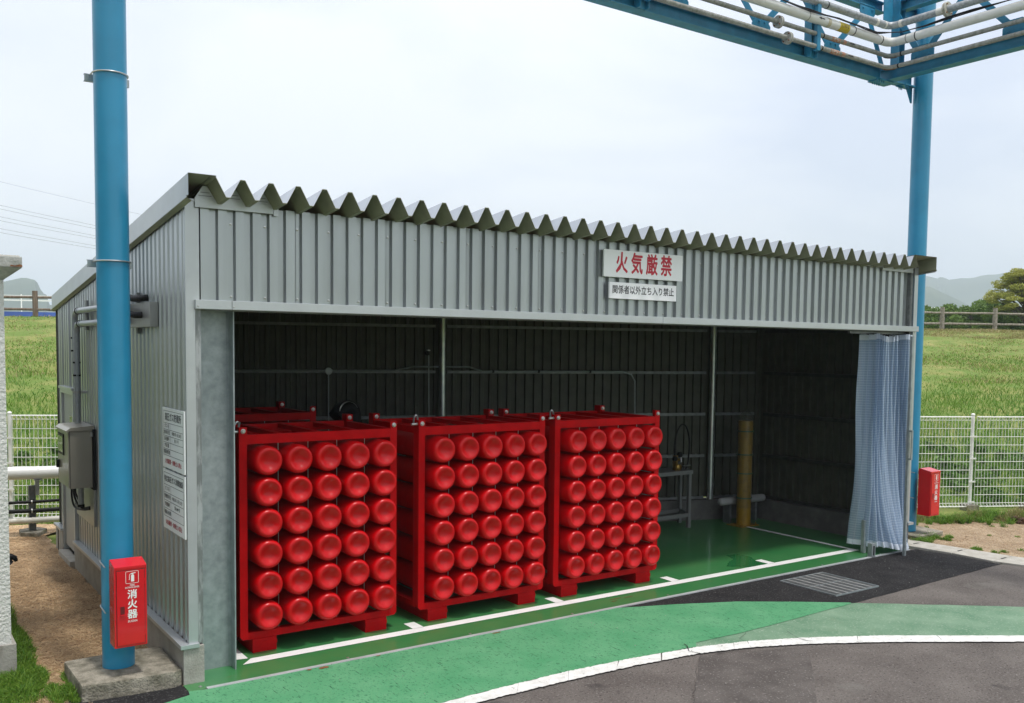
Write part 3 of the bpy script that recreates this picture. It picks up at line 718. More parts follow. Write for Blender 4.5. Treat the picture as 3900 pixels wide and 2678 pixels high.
MB().tube([(2.485-.108*math.cos(a), 2.70, 1.70+.108*math.sin(a)) for a in [math.pi*(.02+.86*i/14) for i in range(15)]], [.002+.006*math.sin(math.pi*min(1,(i+1)/9)) for i in range(15)], 8).build('highlight_arc', M_chrome, t, smooth=True)  # bright metal arc added to stand for the highlight on the elbow
t = thing('conduit_run', (4.0, 3.9, 2.1), 'grey electrical conduit with round box along the rear wall girt', 'conduit')
mb = MB(); mb.tube([bpos(.4, .10)+Vector((0, 0, 2.10)), bpos(2.0, .10)+Vector((0, 0, 2.10)), bpos(3.75, .10)+Vector((0, 0, 2.105)), bpos(4.0, .10)+Vector((0, 0, 2.155)), bpos(4.68, .13)+Vector((0, 0, 2.155)), bpos(4.86, .10)+Vector((0, 0, 2.10)), bpos(6.75, .10)+Vector((0, 0, 2.10)), bpos(6.88, .10)+Vector((0, 0, 2.06)), bpos(6.93, .10)+Vector((0, 0, 1.97)), bpos(6.94, .10)+Vector((0, 0, 1.50))], .011, 8)
mb.build('pipe', M_zinc, t, smooth=True)
p = bpos(2.965, .12)+Vector((0, 0, 2.094)); MB().lathe(p+bn*.04, tuple(-bn), [(.045, 0), (.045, .05), (.043, .053), (.0001, .053)], 20).build('round_box', M_zinc, t, smooth=True)
MB().cyl(p-Vector((0, 0, .04)), bpos(2.965, .12)+Vector((0, 0, 1.2)), .007, 8).build('drop_pipe', M_zinc, t)
for xx in (5.6, 6.3, 5.0):
    q = bpos(xx, .105)+Vector((0, 0, 2.10)); MB().bar(q-Vector((0, 0, .022)), q+Vector((0, 0, .022)), .022, .03, upv=tuple(bn)).build('clip', M_black, t)
t = thing('gas_detector', tuple(bpos(4.156, .10)+Vector((0, 0, 2.334))), 'small black detector head with a bright cap on the dark rear wall', 'detector')
p = bpos(4.156, .08)+Vector((0, 0, 2.334)); MB().lathe(p+bn*.02, tuple(-bn), [(.028, 0), (.033, .02), (.033, .06), (.02, .075), (.0001, .078)], 14).build('body', M_black, t, smooth=True)
MB().box(p.x-.015, p.x+.02, p.y-.06, p.y-.02, 2.362, 2.375).build('cap', M_chrome, t)
MB().cyl(p-Vector((0, 0, .03))+Vector((.03, 0, 0)), bpos(4.19, .08)+Vector((0, 0, 1.2)), .007, 8).build('conduit', M_zinc, t)

t = thing('steel_workbench', (6.9, 2.4, 0), 'grey angle steel bench under the rear wall, right of the cylinder racks', 'bench')
for x_, y_ in ((7.27, 2.25), (7.42, 2.57), (6.45, 2.25), (6.60, 2.57)): MB().box(x_, x_+.045, y_, y_+.045, 0.002, .735).build('leg', M_bench, t)
MB().prism([(6.43, 2.235), (7.325, 2.235), (7.48, 2.63), (6.58, 2.63)], 'z', .736, .787).build('bench_top', M_bench, t, bevel=.003)
MB().box(6.495, 7.27, 2.255, 2.285, .15, .20).build('stretcher', M_bench, t); MB().box(6.645, 7.42, 2.58, 2.61, .15, .20).build('stretcher', M_bench, t)
MB().bar((7.30, 2.295, .175), (7.44, 2.57, .175), .03, .05).build('stretcher', M_bench, t)

t = thing('pressure_regulator', (7.15, 2.35, .79), 'brass regulator with looped black hose on the grey bench', 'regulator')
mb = MB(); mb.lathe((7.13, 2.33, .83), (0, -1, 0), [(.04, -.03), (.045, 0), (.045, .03), (.03, .04), (.0001, .04)], 16); mb.box(7.07, 7.11, 2.31, 2.37, .79, .99); mb.cyl((7.10, 2.33, .93), (7.15, 2.33, .93), .018)
mb.build('body', M_brass, t, smooth=True)
MB().lathe((7.15, 2.32, 1.00), (0, -1, 0), [(.035, -.02), (.038, 0), (.038, .02), (.0001, .022)], 16).build('gauge', M_black, t, smooth=True)
MB().lathe((7.06, 2.32, .95), (0, -1, 0), [(.030, -.02), (.033, 0), (.033, .02), (.0001, .022)], 16).build('gauge', M_black, t, smooth=True)
MB().cyl((7.19, 2.34, .985), (7.17, 2.31, .90), .012).build('valve_stem', M_chrome, t)
MB().cyl((7.20, 2.30, .845), (7.33, 2.30, .847), .010).build('outlet', M_chrome, t)
hp = [(7.18, 2.33, .80), (7.11, 2.34, .90), (7.085, 2.35, 1.0), (7.08, 2.35, 1.12), (7.11, 2.35, 1.27), (7.16, 2.35, 1.37), (7.225, 2.35, 1.405), (7.29, 2.35, 1.37), (7.34, 2.35, 1.26), (7.36, 2.35, 1.12), (7.35, 2.35, .97), (7.32, 2.34, .85), (7.28, 2.33, .80)]
MB().tube(smooth_path(hp), .011, 8).build('hose', M_black, t, smooth=True)

t = thing('yellow_post', (8.07, 1.95, 0), 'yellow cylinder post in a clear plastic wrap on a bolted base', 'post')
MB().cyl((8.07, 1.99, .012), (8.07, 1.99, 1.45), .098, 24).build('column', M_yellow, t, smooth=True)
MB().box(7.89, 8.25, 1.86, 2.13, .003, .012).build('base_plate', M_yellow, t)
for dx in (-.15, .15): MB().lathe((8.07+dx, 1.90, .0125), (0, 0, 1), [(.013, 0), (.013, .012), (.007, .013), (.007, .035), (.0001, .036)], 6).build('bolt', M_brass, t)
wr = bpy.data.materials.new('clear_wrap'); wr.use_nodes = True; n_ = wr.node_tree; b_ = n_.nodes['Principled BSDF']; b_.inputs['Base Color'].default_value = (.2, .2, .17, 1); b_.inputs['Roughness'].default_value = .2; b_.inputs['Alpha'].default_value = .16
MB().lathe((8.07, 1.99, .25), (0, 0, 1), [(.105, 0), (.112, .3), (.106, .6), (.125, .95), (.11, 1.22), (.06, 1.32), (.02, 1.37)], 18).build('plastic_wrap', wr, t, smooth=True)
for z in (.38, .72, .98, 1.3): MB().lathe((8.07, 1.99, z), (0, 0, 1), [(.110, 0), (.113, .008), (.110, .016)], 18).build('tie_band', mat('green_tie', (.03, .10, .05), .5) if z < .4 else MATS['green_tie'], t)
t = thing('white_bumper_roll', (8.2, 2.1, .25), 'pale rounded roll lying level behind the yellow post', 'pipe')
MB().lathe((7.80, 2.20, .315), (.9, -.05, -.0), [(.0001, 0), (.03, .008), (.05, .03), (.055, .06), (.055, .82), (.05, .86), (.03, .885), (.0001, .89)], 16).build('roll', mat('pale_foam', (.34, .34, .33), .7), t, smooth=True)
MB().box(8.0, 8.04, 2.18, 2.3, .003, .26).build('bracket', M_galvi, t); MB().box(8.5, 8.54, 2.15, 2.3, .003, .26).build('bracket', M_galvi, t)

# ------------------------------------------------------------------ clear curtain bunched at the right end
pv = bpy.data.materials.new('clear_thread_vinyl'); pv.use_nodes = True; n_ = pv.node_tree; L2 = n_.links
b_ = n_.nodes['Principled BSDF']; b_.inputs['Base Color'].default_value = (.50, .62, .76, 1); b_.inputs['Roughness'].default_value = .12; b_.inputs['Specular IOR Level'].default_value = .8
uvn = n_.nodes.new('ShaderNodeUVMap'); uvn.uv_map = 'UVMap'
se = n_.nodes.new('ShaderNodeSeparateXYZ'); L2.new(uvn.outputs[0], se.inputs[0])
def line_mask(sock, per, wd):
    a = n_.nodes.new('ShaderNodeMath'); a.operation = 'MULTIPLY'; a.inputs[1].default_value = 1/per; L2.new(sock, a.inputs[0])
    f = n_.nodes.new('ShaderNodeMath'); f.operation = 'FRACT'; L2.new(a.outputs[0], f.inputs[0])
    l = n_.nodes.new('ShaderNodeMath'); l.operation = 'LESS_THAN'; l.inputs[1].default_value = wd/per; L2.new(f.outputs[0], l.inputs[0]); return l.outputs[0]
mh = line_mask(se.outputs['Y'], .030, .0058); mv = line_mask(se.outputs['X'], .030, .0020)
mxx = n_.nodes.new('ShaderNodeMath'); mxx.operation = 'MAXIMUM'; L2.new(mh, mxx.inputs[0]); L2.new(mv, mxx.inputs[1])
trn = n_.nodes.new('ShaderNodeBsdfTransparent'); trn.inputs[0].default_value = (.90, .95, 1, 1)
ms = n_.nodes.new('ShaderNodeMixShader'); ms.inputs[0].default_value = .46
L2.new(trn.outputs[0], ms.inputs[1]); L2.new(b_.outputs[0], ms.inputs[2])
thr = n_.nodes.new('ShaderNodeBsdfDiffuse'); thr.inputs[0].default_value = (.72, .76, .80, 1)
ms2 = n_.nodes.new('ShaderNodeMixShader'); sc_ = n_.nodes.new('ShaderNodeMath'); sc_.operation = 'MULTIPLY'; sc_.inputs[1].default_value = .22
L2.new(mxx.outputs[0], sc_.inputs[0]); L2.new(sc_.outputs[0], ms2.inputs[0]); L2.new(ms.outputs[0], ms2.inputs[1]); L2.new(thr.outputs[0], ms2.inputs[2])
L2.new(ms2.outputs[0], n_.nodes['Material Output'].inputs[0])
M_hem = mat('white_vinyl_hem', (.66, .72, .80), .35)
t = thing('vinyl_curtain', (8.2, 0, 0), 'clear blue-tinted vinyl curtain with thread grid, bunched at the right end', 'curtain')
# fold path: dense zigzag from left to right
NP = 260; NZ = 40; curt = MB(); vs = []; uvs = []
nf = 13
def cpos(s, z):
    """s 0..1 along the gathered curtain, z height"""
    h = (z-.075)/(2.615-.075); fl = max(0, 1-h)**4.5
    x = 7.90+.80*s + fl*.05*(1-s) - fl*.13*s
    yc_ = .04 - fl*(.10+.20*max(0, math.sin(math.pi*min(1, s*1.05)))**1.2)+fl*.22*(1-s)**5
    ph = 2*math.pi*nf*s; am = .040+.060*math.sin(3.7*s+1.3)**2+.012*math.sin(23*s)+fl*.015
    y = yc_+am*math.sin(ph+.5*math.sin(5*s)+.25*math.sin(2.2*z))
    x += .022*math.sin(2*ph+.4*z+1.1*math.sin(7*s)) + .008*math.sin(9*z+20*s)*fl
    y += .010*math.sin(4.0*z+31*s)+.018*fl*math.sin(17*s+2*z)
    return x, y
for i in range(NP+1):
    for j in range(NZ+1):
        s_ = i/NP; z = .075+.03*math.sin(9*s_)*.6+(2.615-.075)*j/NZ if j else .075+.018*math.sin(9*s_)
        x, y = cpos(s_, z); vs.append((x, y, z)); uvs.append((s_*4.6, z))
def strip(name, j0, j1, m_, off=0):
    mb = MB(); sub = []; suv = []
    for i in range(NP+1):
        for j in range(j0, j1+1): sub.append(vs[i*(NZ+1)+j]); suv.append(uvs[i*(NZ+1)+j])
    n = j1-j0+1; fs = [(i*n+j, (i+1)*n+j, (i+1)*n+j+1, i*n+j+1) for i in range(NP) for j in range(n-1)]
    o = mb.add(sub, fs).build(name, m_, t, smooth=True)
    ul = o.data.uv_layers.new(name='UVMap')
    for lp in o.data.loops: ul.data[lp.index].uv = suv[lp.vertex_index]
    return o
strip('curtain_sheet', 1, NZ-1, pv); strip('bottom_hem', 0, 1, M_hem); strip('top_hem', NZ-1, NZ, M_hem)
mb = MB()
for i in range(0, NP, 12):
    x, y, z = vs[i*(NZ+1)+NZ]; mb.tube([(x, y, z), (x, .07, 2.63)], .004, 5)
mb.build('hooks', M_black, t)['kind'] = 'stuff'
t2 = thing('curtain_stop_post', (7.86, -.17, 0), 'slotted grey steel post foot at the left hem of the curtain', 'post', 'steel post feet under the curtain')
mb = MB(); mb.box(7.80, 7.87, -.20, -.14, .003, .17); pb_ = mb.build('post', M_galv, t2, bevel=.002)
MB().box(7.825, 7.845, -.204, -.2005, .03, .14).build('slot', M_dark, t2)
t2 = thing('curtain_stop_post', (8.24, -.33, 0), 'thin grey steel post with a long pull handle at the right hem of the curtain', 'post', 'steel post feet under the curtain')
MB().box(8.23, 8.262, -.345, -.315, .003, 2.60).build('post', M_galv, t2)
MB().box(8.225, 8.255, -.375, -.3455, 1.15, 1.17).build('handle', M_galv, t2); MB().box(8.225, 8.255, -.375, -.3455, 1.48, 1.50).build('handle', M_galv, t2); MB().box(8.225, 8.255, -.385, -.3755, 1.15, 1.50).build('handle', M_galv, t2)
t2 = thing('curtain_stop_post', (7.95, .02, 0), 'short grey steel post foot behind the curtain at its left', 'post', 'steel post feet under the curtain')
MB().box(7.93, 7.98, -.0, .04, .007, .40).build('post', M_galv, t2)

# ------------------------------------------------------------------ blue poles
def pole(x, y, r, z0, z1, label, dents=True):
    t = thing('steel_pole', (x, y, z0), label, 'pole', 'tall blue steel poles')
    MB().tube([(x, y, z0+(z1-z0)*i/6) for i in range(7)], r, 48).build('shaft', M_blue, t, smooth=True); return t
p1 = pole(-.400, .330, .1085, .12, 9.0, 'thick blue round pole in the foreground at the left, on a concrete pad')
for z in (2.99, 4.27):
    # round clamp with channel bracket behind
    n = 28; pts = [(-.4+.1150*math.cos(a), .33+.1150*math.sin(a), z) for a in [math.pi*1.0+math.pi*i/n for i in range(n+1)]]
    pts = [(-.515, .42, z)]+pts+[(-.285, .42, z)]
    MB().tube(pts, .0055, 8).build('clamp_band', M_chrome, p1, smooth=True)
    mb = MB(); mb.box(-.545, -.25, .4425, .447, z-.035, z+.015); mb.box(-.545, -.25, .4475, .475, z+.011, z+.015); mb.box(-.545, -.25, .4475, .475, z-.035, z-.031)
    mb.build('channel_bracket', M_galv, p1)
t = thing('concrete_pad', (-.4, .3, 0), 'worn concrete footing pad under the left blue pole', 'footing')
mb = MB(); poly = [(-.72, .57), (-.695, .0), (-.30, -.03), (-.105, -.045), (-.105, .60), (-.4, .62)]
mb.prism([(-.715, .62), (-.70, .02), (-.40, -.015), (-.10, -.03), (-.048, .0), (-.048, .60), (-.3, .64)], 'z', -.08, .118); mb.build('block', M_concd, t, bevel=.018)
p2 = pole(9.45, .405, .1165, .06, 6.98, 'blue round pole behind the right end of the shed roof')
MB().lathe((9.45, .405, 6.98), (0, 0, 1), [(.118, 0), (.118, .02), (.0001, .03)], 32).build('cap', M_blue, p2)
t = thing('concrete_pad', (9.5, .3, 0), 'low mossy concrete footing pad under the right blue pole', 'footing')
MB().prism([(9.22, .72), (9.18, .10), (9.50, .08), (9.84, .12), (9.90, .60), (9.6, .78)], 'z', -.08, .055).build('block', M_concd, t, bevel=.012)

# ------------------------------------------------------------------ fire extinguisher cabinets
def cabinet(x0, y0, z0, wd, h, d, label, py, pr, pxc):
    """front face at y0, left edge x0"""
    t = thing('fire_extinguisher_cabinet', (x0+wd/2, y0+d/2, z0), label, 'fire cabinet', 'red fire extinguisher cabinets on blue poles')
    mb = MB(); mb.prism([(y0, z0), (y0+d, z0), (y0+d, z0+h+.012), (y0+d-.02, z0+h+.018), (y0-.003, z0+h-.012), (y0-.003, z0+h-.03), (y0, z0+h-.03)], 'x', x0, x0+wd)
    mb.build('case', M_redb, t, bevel=.003)
    e = .016; dm = MB().box(x0+e, x0+wd-e, y0-.006, y0-.0012, z0+e, z0+h-.042).build('door', M_redb, t, bevel=.0015)
    mb = MB()
    for a, b, c, dd in ((x0+e-.0035, x0+wd-e+.0035, z0+e-.0035, z0+e), (x0+e-.0035, x0+wd-e+.0035, z0+h-.042, z0+h-.0385), (x0+e-.0035, x0+e, z0+e, z0+h-.042), (x0+wd-e, x0+wd-e+.0035, z0+e, z0+h-.042)):
        mb.box(a, b, y0-.0012, y0-.0006, c, dd)
    mb.build('door_gap', M_dark, t)
    for zz in (z0+h*.78, z0+h*.16): MB().cyl((x0+wd-e+.001, y0-.006, zz-.02), (x0+wd-e+.001, y0-.006, zz+.02), .003, 8).build('hinge', M_redb, t)
    hx = x0+wd*.24; hz = z0+h*.44
    hd = MB().box(hx-.014, hx+.014, y0-.0066, y0-.0060, hz-.02, hz+.035).build('handle_recess', mat('dark_red_recess', (.12, .002, .004), .5) if 'dark_red_recess' not in MATS else MATS['dark_red_recess'], dm)
    MB().box(hx-.016, hx+.016, y0-.016, y0-.0068, hz-.028, hz-.021).build('handle', M_redb, dm)
    cx = x0+wd*.545; Y = y0-.0065
    # pictogram: framed extinguisher
    mb = MB(); zc_ = z0+h*.845; a = wd*.20; lw = .0025
    n = 6; ring = []
    def rr(hw, rad):
        o = []
        for cxs, czs, st in ((1, 1, 0), (-1, 1, 90), (-1, -1, 180), (1, -1, 270)):
            for i in range(5):
                an = R(st+90*i/4); o.append((cx+cxs*(hw-rad)+rad*math.cos(an), zc_+czs*(hw-rad)+rad*math.sin(an)))
        return o
    A = rr(a, .008); B = rr(a-lw, .006); nn = len(A)
    mb.add([(x, Y-.0004, z) for x, z in A]+[(x, Y-.0004, z) for x, z in B], [(i, (i+1) % nn, nn+(i+1) % nn, nn+i) for i in range(nn)])
    mb.build('pictogram_frame', M_inkw, dm)
    mb = MB(); bw = a*.24
    body = [(cx-bw+.003, zc_-a*.72), (cx+bw+.003, zc_-a*.72), (cx+bw+.003, zc_+a*.28), (cx+bw*.4+.003, zc_+a*.42), (cx-bw*.4+.003, zc_+a*.42), (cx-bw+.003, zc_+a*.28)]
    mb.add([(x, Y-.0004, z) for x, z in body], [tuple(range(6))])
    mb.add([(x, Y-.0004, z) for x, z in ((cx-.004, zc_+a*.44), (cx+.009, zc_+a*.44), (cx+.009, zc_+a*.58), (cx-.004, zc_+a*.58))], [(0, 1, 2, 3)])
    mb.add([(x, Y-.0004, z) for x, z in ((cx-.010, zc_+a*.58), (cx+bw+.012, zc_+a*.62), (cx+bw+.012, zc_+a*.74), (cx-.006, zc_+a*.68))], [(0, 1, 2, 3)])
    hosep = [(cx-.004, zc_+a*.62), (cx-bw-.003, zc_+a*.52), (cx-bw-.007, zc_+a*.3), (cx-bw-.007, zc_-a*.25), (cx-bw-.010, zc_-a*.42)]
    for (xa, za), (xb, zb) in zip(hosep[:-1], hosep[1:]):
        dxx, dzz = xb-xa, zb-za; ln = math.hypot(dxx, dzz); nx, nz_ = -dzz/ln*.0016, dxx/ln*.0016
        mb.add([(xa+nx, Y-.0005, za+nz_), (xb+nx, Y-.0005, zb+nz_), (xb-nx, Y-.0005, zb-nz_), (xa-nx, Y-.0005, za-nz_)], [(0, 1, 2, 3)])
    mb.build('pictogram', M_inkw, dm)
    P = lambda fz: (cx, Y, z0+h*fz)
    text('FIRE', .017, P(.748), DX, UP, M_inkw, dm, bold=.01); text('EXTINGUISHER', .0165, P(.722), DX, UP, M_inkw, dm, bold=.01, sx=.82)
    for ch, fz in (('消', .632), ('火', .512), ('器', .392)): text(ch, .066, P(fz), DX, UP, M_inkw, dm, bold=.024)
    text('SUS304', .020, P(.312), DX, UP, M_inkw, dm, bold=.012)
    # mounting: steel channels and U bolts round the pole
    for zz in (z0+h*.93, z0+h*.37):
        MB().box(x0+.02, x0+wd-.03, y0+d+.001, y0+d+.022, zz-.022, zz+.022).build('bracket', M_ss, t)
        n = 20; pts = [(pxc-pr-.004, y0+d+.01, zz)]+[(pxc+(pr+.006)*math.cos(a_), py+(pr+.006)*math.sin(a_), zz+.012) for a_ in [math.pi-math.pi*i/n for i in range(n+1)]]+[(pxc+pr+.004, y0+d+.01, zz)]
        MB().tube(pts, .0045, 8).build('clamp_band', M_chrome, t, smooth=True)
    return t
cabinet(-.487, .02, .333, .213, .575, .155, 'red cabinet with white fire extinguisher print on the foreground pole', .33, .1085, -.40)
cabinet(9.395, .055, .300, .215, .592, .175, 'red fire extinguisher cabinet seen edge-on at the right pole', .405, .1165, 9.45)

# ------------------------------------------------------------------ pipe bridge overhead
t = thing('pipe_bridge', (8.9, .5, 5.8), 'blue steel truss bridge carrying pipes above the shed, top right', 'pipe bridge')
def ibeam(p, q, h, b_, m_, name, par=t, tf=.009, side=(0, 0, 1)):
    p = Vector(p); q = Vector(q); d = (q-p).normalized(); upv = Vector(side); a = d.cross(upv).normalized()
    mb = MB()
    mb.bar(p+upv*(h/2-tf/2), q+upv*(h/2-tf/2), b_, tf, upv=side); mb.bar(p-upv*(h/2-tf/2), q-upv*(h/2-tf/2), b_, tf, upv=side)
    mb.bar(p, q, .008, h-2*tf, upv=side); return mb.build(name, m_, par)
# arm A along X at y .55 ; arm B along -Y at x 8.80
ibeam((-2.0, .53, 5.875), (8.70, .53, 5.875), .15, .15, M_blue2, 'bottom_chord')
ibeam((8.80, .62, 5.875), (8.80, -7.0, 5.875), .15, .15, M_blue2, 'bottom_chord')
ibeam((-2.0, .60, 6.72), (8.80, .60, 6.72), .12, .12, M_blue2, 'top_chord')
ibeam((8.92, .62, 6.72), (8.92, -7.0, 6.72), .12, .12, M_blue2, 'top_chord')
ibeam((8.88, .53, 5.885), (9.33, .50, 5.885), .13, .12, M_blue2, 'bracket_beam')
ibeam((9.05, .58, 6.74), (9.50, .50, 6.74), .13, .12, M_blue2, 'bracket_beam')
mb = MB(); mb.prism([(9.20, 5.815), (9.345, 5.815), (9.345, 5.62), (9.32, 5.62)], 'y', .49, .50); mb.box(9.10, 9.345, .43, .57, 5.809, 5.8185); mb.build('stiffener', M_blue2, t)
mb = MB()
for i in range(6): mb.lathe((9.13+.03*(i % 3), .45+.09*(i//3), 5.809), (0, 0, -1), [(.012, 0), (.012, .012), (.006, .013), (.006, .035), (.0001, .036)], 6)
for i in range(8): mb.lathe((8.56+.045*(i % 4)+.05*(i//4), .47+.10*(i//4), 5.80), (0, 0, -1), [(.014, 0), (.014, .014), (.007, .015), (.007, .04), (.0001, .041)], 6)
mb.build('bolts', M_blue2, t)['kind'] = 'stuff'
MB().box(8.58, 8.92, .44, .62, 5.787, 5.799).build('splice_plate', M_blue2, t)
for x_ in (7.23, 4.6, 2.0, -.6):
    ibeam((x_, .44, 5.80), (x_, .44, 7.0), .12, .10, M_blue2, 'post', side=(1, 0, 0))
ibeam((8.86, .40, 5.82), (8.86, .40, 7.1), .13, .11, M_blue2, 'post', side=(1, 0, 0))
for y_ in (-2.2, -4.6): ibeam((8.68, y_, 5.82), (8.68, y_, 7.1), .12, .10, M_blue2, 'post', side=(0, 1, 0))
lo = [8.02-1.27*k for k in range(1, 8)]; lo = [7.76, 6.49, 5.20, 3.93, 2.66, 1.39, .12]
hi = [8.42, 7.12, 5.85, 4.56, 3.29, 2.02, .75]
def gusset(c, ax, up_, name='gusset'):
    c = Vector(c); ax = Vector(ax); n = ax.cross(Vector((0, 0, 1))); s = 1 if up_ else -1
    pts = [(-.15, -.085*s), (.15, -.085*s), (.15, .02*s), (.07, .10*s), (-.07, .10*s), (-.15, .02*s)]
    mb = MB(); vs = [c+ax*a+Vector((0, 0, b))-n*.0 for a, b in pts]; vs2 = [v+n*.010 for v in vs]
    mb.add(vs+vs2, [tuple(range(6)), tuple(range(6, 12))[::-1]]+[(i, (i+1) % 6, 6+(i+1) % 6, 6+i) for i in range(6)])
    g = mb.build(name, M_blue2, t)
    mb = MB()
    for a, b in ((-.09, -.03*s), (.09, -.03*s), (-.04, .05*s), (.05, .05*s)): mb.lathe(c+ax*a+Vector((0, 0, b))+n*.010, tuple(n), [(.014, 0), (.014, .009), (.0001, .012)], 8)
    mb.build('bolts', M_blue2, g)['kind'] = 'stuff'
AX = Vector((1, 0, 0)); BX = Vector((0, -1, 0))
for x_ in lo: gusset((x_, .55, 6.035), AX, True)
for x_ in hi: gusset((x_, .55, 6.60), AX, False)
for i in range(len(lo)):
    for a, b in ((lo[i]+.05, hi[i]-.05), (lo[i]-.05, (hi[i+1]+.05) if i+1 < len(hi) else lo[i]-.6)):
        MB().bar((a, .565, 6.06), (b, .565, 6.58), .012, .075, upv=(0, 0, 1)).build('diagonal', M_blue2, t)
MB().bar((8.47, .565, 6.58), (8.80, .565, 5.98), .012, .075).build('diagonal', M_blue2, t)
lob = [.02, -1.10, -2.3, -3.5, -4.7]; hib = [-.52, -1.7, -2.9, -4.1, -5.3]
for y_ in lob: gusset((8.80, y_, 6.04), BX, True)
for y_ in hib: gusset((8.80, y_, 6.60), BX, False)
for i in range(len(lob)):
    MB().bar((8.815, lob[i]-.05, 6.06), (8.815, hib[i]+.05, 6.58), .012, .075).build('diagonal', M_blue2, t)
    if i+1 < len(lob): MB().bar((8.815, lob[i+1]+.05, 6.06), (8.815, hib[i]-.05, 6.58), .012, .075).build('diagonal', M_blue2, t)
MB().bar((8.815, .08, 6.06), (8.815, .40, 6.60), .012, .075).build('diagonal', M_blue2, t)
MB().box(8.58, 8.76, .42, .43, 6.50, 6.80).build('end_plate', M_blue2, t)
# brackets carrying the pipes
for x_ in (4.6, 2.0, 7.23): MB().box(x_-.03, x_+.03, .33, .384, 5.86, 6.5).build('pipe_bracket', M_blue2, t)

def pipe(z, r, yo, xo, m_, label, name='overhead_pipe', flanges=(), mf=None, elbow=None, extra=None, x_end=-2.0, y_end=-7.0):
    """follows arm A at y=yo then turns to arm B at x=xo"""
    t2 = thing(name, (xo, yo, z), label, 'pipe')
    rb = max(.10, r*2.2)
    pts = [(x_end, yo, z), (4.0, yo, z)]+[(xo-rb+rb*math.sin(a), yo-rb+rb*math.cos(a), z) for a in [math.pi/2*i/8 for i in range(9)]]+[(xo, -3.0, z), (xo, y_end, z)]
    MB().tube(pts, r, 16).build('pipe', m_, t2, smooth=True)
    if elbow: MB().tube([(xo-rb*.9+rb*math.sin(a)*.97, yo-rb*.9+rb*math.cos(a)*.97-.0, z) for a in [math.pi/2*(i/8) for i in range(9)]], r*1.12, 14).build('elbow', elbow, t2, smooth=True)
    for ax, pos in flanges:
        for dd in (-.012, .012):
            c = (pos+dd, yo, z) if ax == 'x' else (xo, pos+dd, z)
            dr_ = Vector((1, 0, 0)) if ax == 'x' else Vector((0, 1, 0))
            MB().lathe(Vector(c)-dr_*.008, tuple(dr_), [(r, 0), (r+.042, 0), (r+.042, .016), (r, .016)], 20).build('flange', mf or M_paraf, t2)
        mb = MB()
        for k in range(4):
            a = math.pi/4+math.pi/2*k; o_ = Vector((0, math.cos(a), math.sin(a)))*(r+.025) if ax == 'x' else Vector((math.cos(a), 0, math.sin(a)))*(r+.025)
            c = Vector((pos, yo, z)) if ax == 'x' else Vector((xo, pos, z)); dr_ = Vector((1, 0, 0)) if ax == 'x' else Vector((0, 1, 0))
            mb.cyl(c+o_-dr_*.035, c+o_+dr_*.035, .007, 6)
        mb.build('flange_bolts', M_rust, t2)['kind'] = 'stuff'
    for ax, pos, w_, mm in (extra or ()):
        a, b = ((pos-w_/2, yo, z), (pos+w_/2, yo, z)) if ax == 'x' else ((xo, pos-w_/2, z), (xo, pos+w_/2, z))
        MB().tube([a, b], r*1.04+.0006, 16).build('band', mm, t2)
    return t2
YA = .36
t2 = pipe(5.905, .026, YA, 8.62, M_pipe, 'lowest thin grey pipe on the blue bridge, with rusty elbow', flanges=(('x', 6.72),), elbow=M_rust, extra=(('x', 7.31, .02, M_black), ('x', 7.55, .16, M_orange), ('x', 7.70, .06, M_orange), ('y', .22, .02, M_black)))
for a, b in (((7.80, YA-.028, 5.905), (7.90, YA-.028, 5.905)),):
    mb = MB(); mb.add([(7.78, YA-.0275, 5.899), (7.85, YA-.0275, 5.899), (7.85, YA-.0275, 5.893), (7.89, YA-.0275, 5.905), (7.85, YA-.0275, 5.917), (7.85, YA-.0275, 5.911), (7.78, YA-.0275, 5.911)], [tuple(range(7))]); mb.build('arrow', M_inkk, t2)
text('L P G', .034, (7.55, YA-.0285, 5.905), DX, UP, M_inkw, t2)
t2 = pipe(6.048, .026, YA, 8.64, M_pipe, 'second thin grey pipe on the blue bridge, with orange label', flanges=(('x', 6.56),), elbow=M_rust, extra=(('x', 7.33, .02, M_black), ('x', 7.56, .15, M_orange), ('x', 7.72, .05, M_orange), ('y', .20, .02, M_black)))
text('A B B', .034, (7.56, YA-.0285, 6.048), DX, UP, M_inkw, t2)
mb = MB(); mb.add([(7.80, YA-.0275, 6.042), (7.87, YA-.0275, 6.042), (7.87, YA-.0275, 6.036), (7.91, YA-.0275, 6.048), (7.87, YA-.0275, 6.060), (7.87, YA-.0275, 6.054), (7.80, YA-.0275, 6.054)], [tuple(range(7))]); mb.build('arrow', M_inkk, t2)
t2 = pipe(6.195, .052, YA-.03, 8.60, M_white, 'thick white insulated pipe on the blue bridge, labelled in yellow', extra=(('x', 7.00, .012, M_ss), ('x', 7.47, .02, M_white), ('x', 7.84, .012, M_black), ('x', 8.38, .012, M_black), ('y', -.02, .012, M_black), ('y', .10, .012, M_ss), ('x', 7.36, .05, mat('cream_tape', (.55, .50, .36), .6))))
MB().tube([(7.55, YA-.03, 6.195), (7.73, YA-.03, 6.195)], .0532, 16).build('label_band', M_ylab, t2)
text('L N G', .050, (7.64, YA-.03-.0545, 6.190), DX, UP, M_inkk, t2, bold=.01)
mb = MB(); yy = YA-.03-.0525; mb.add([(7.26, yy, 6.203), (7.20, yy, 6.203), (7.20, yy, 6.212), (7.15, yy, 6.197), (7.20, yy, 6.182), (7.20, yy, 6.191), (7.26, yy, 6.191)], [tuple(range(7))]); mb.build('arrow', M_inkk, t2)
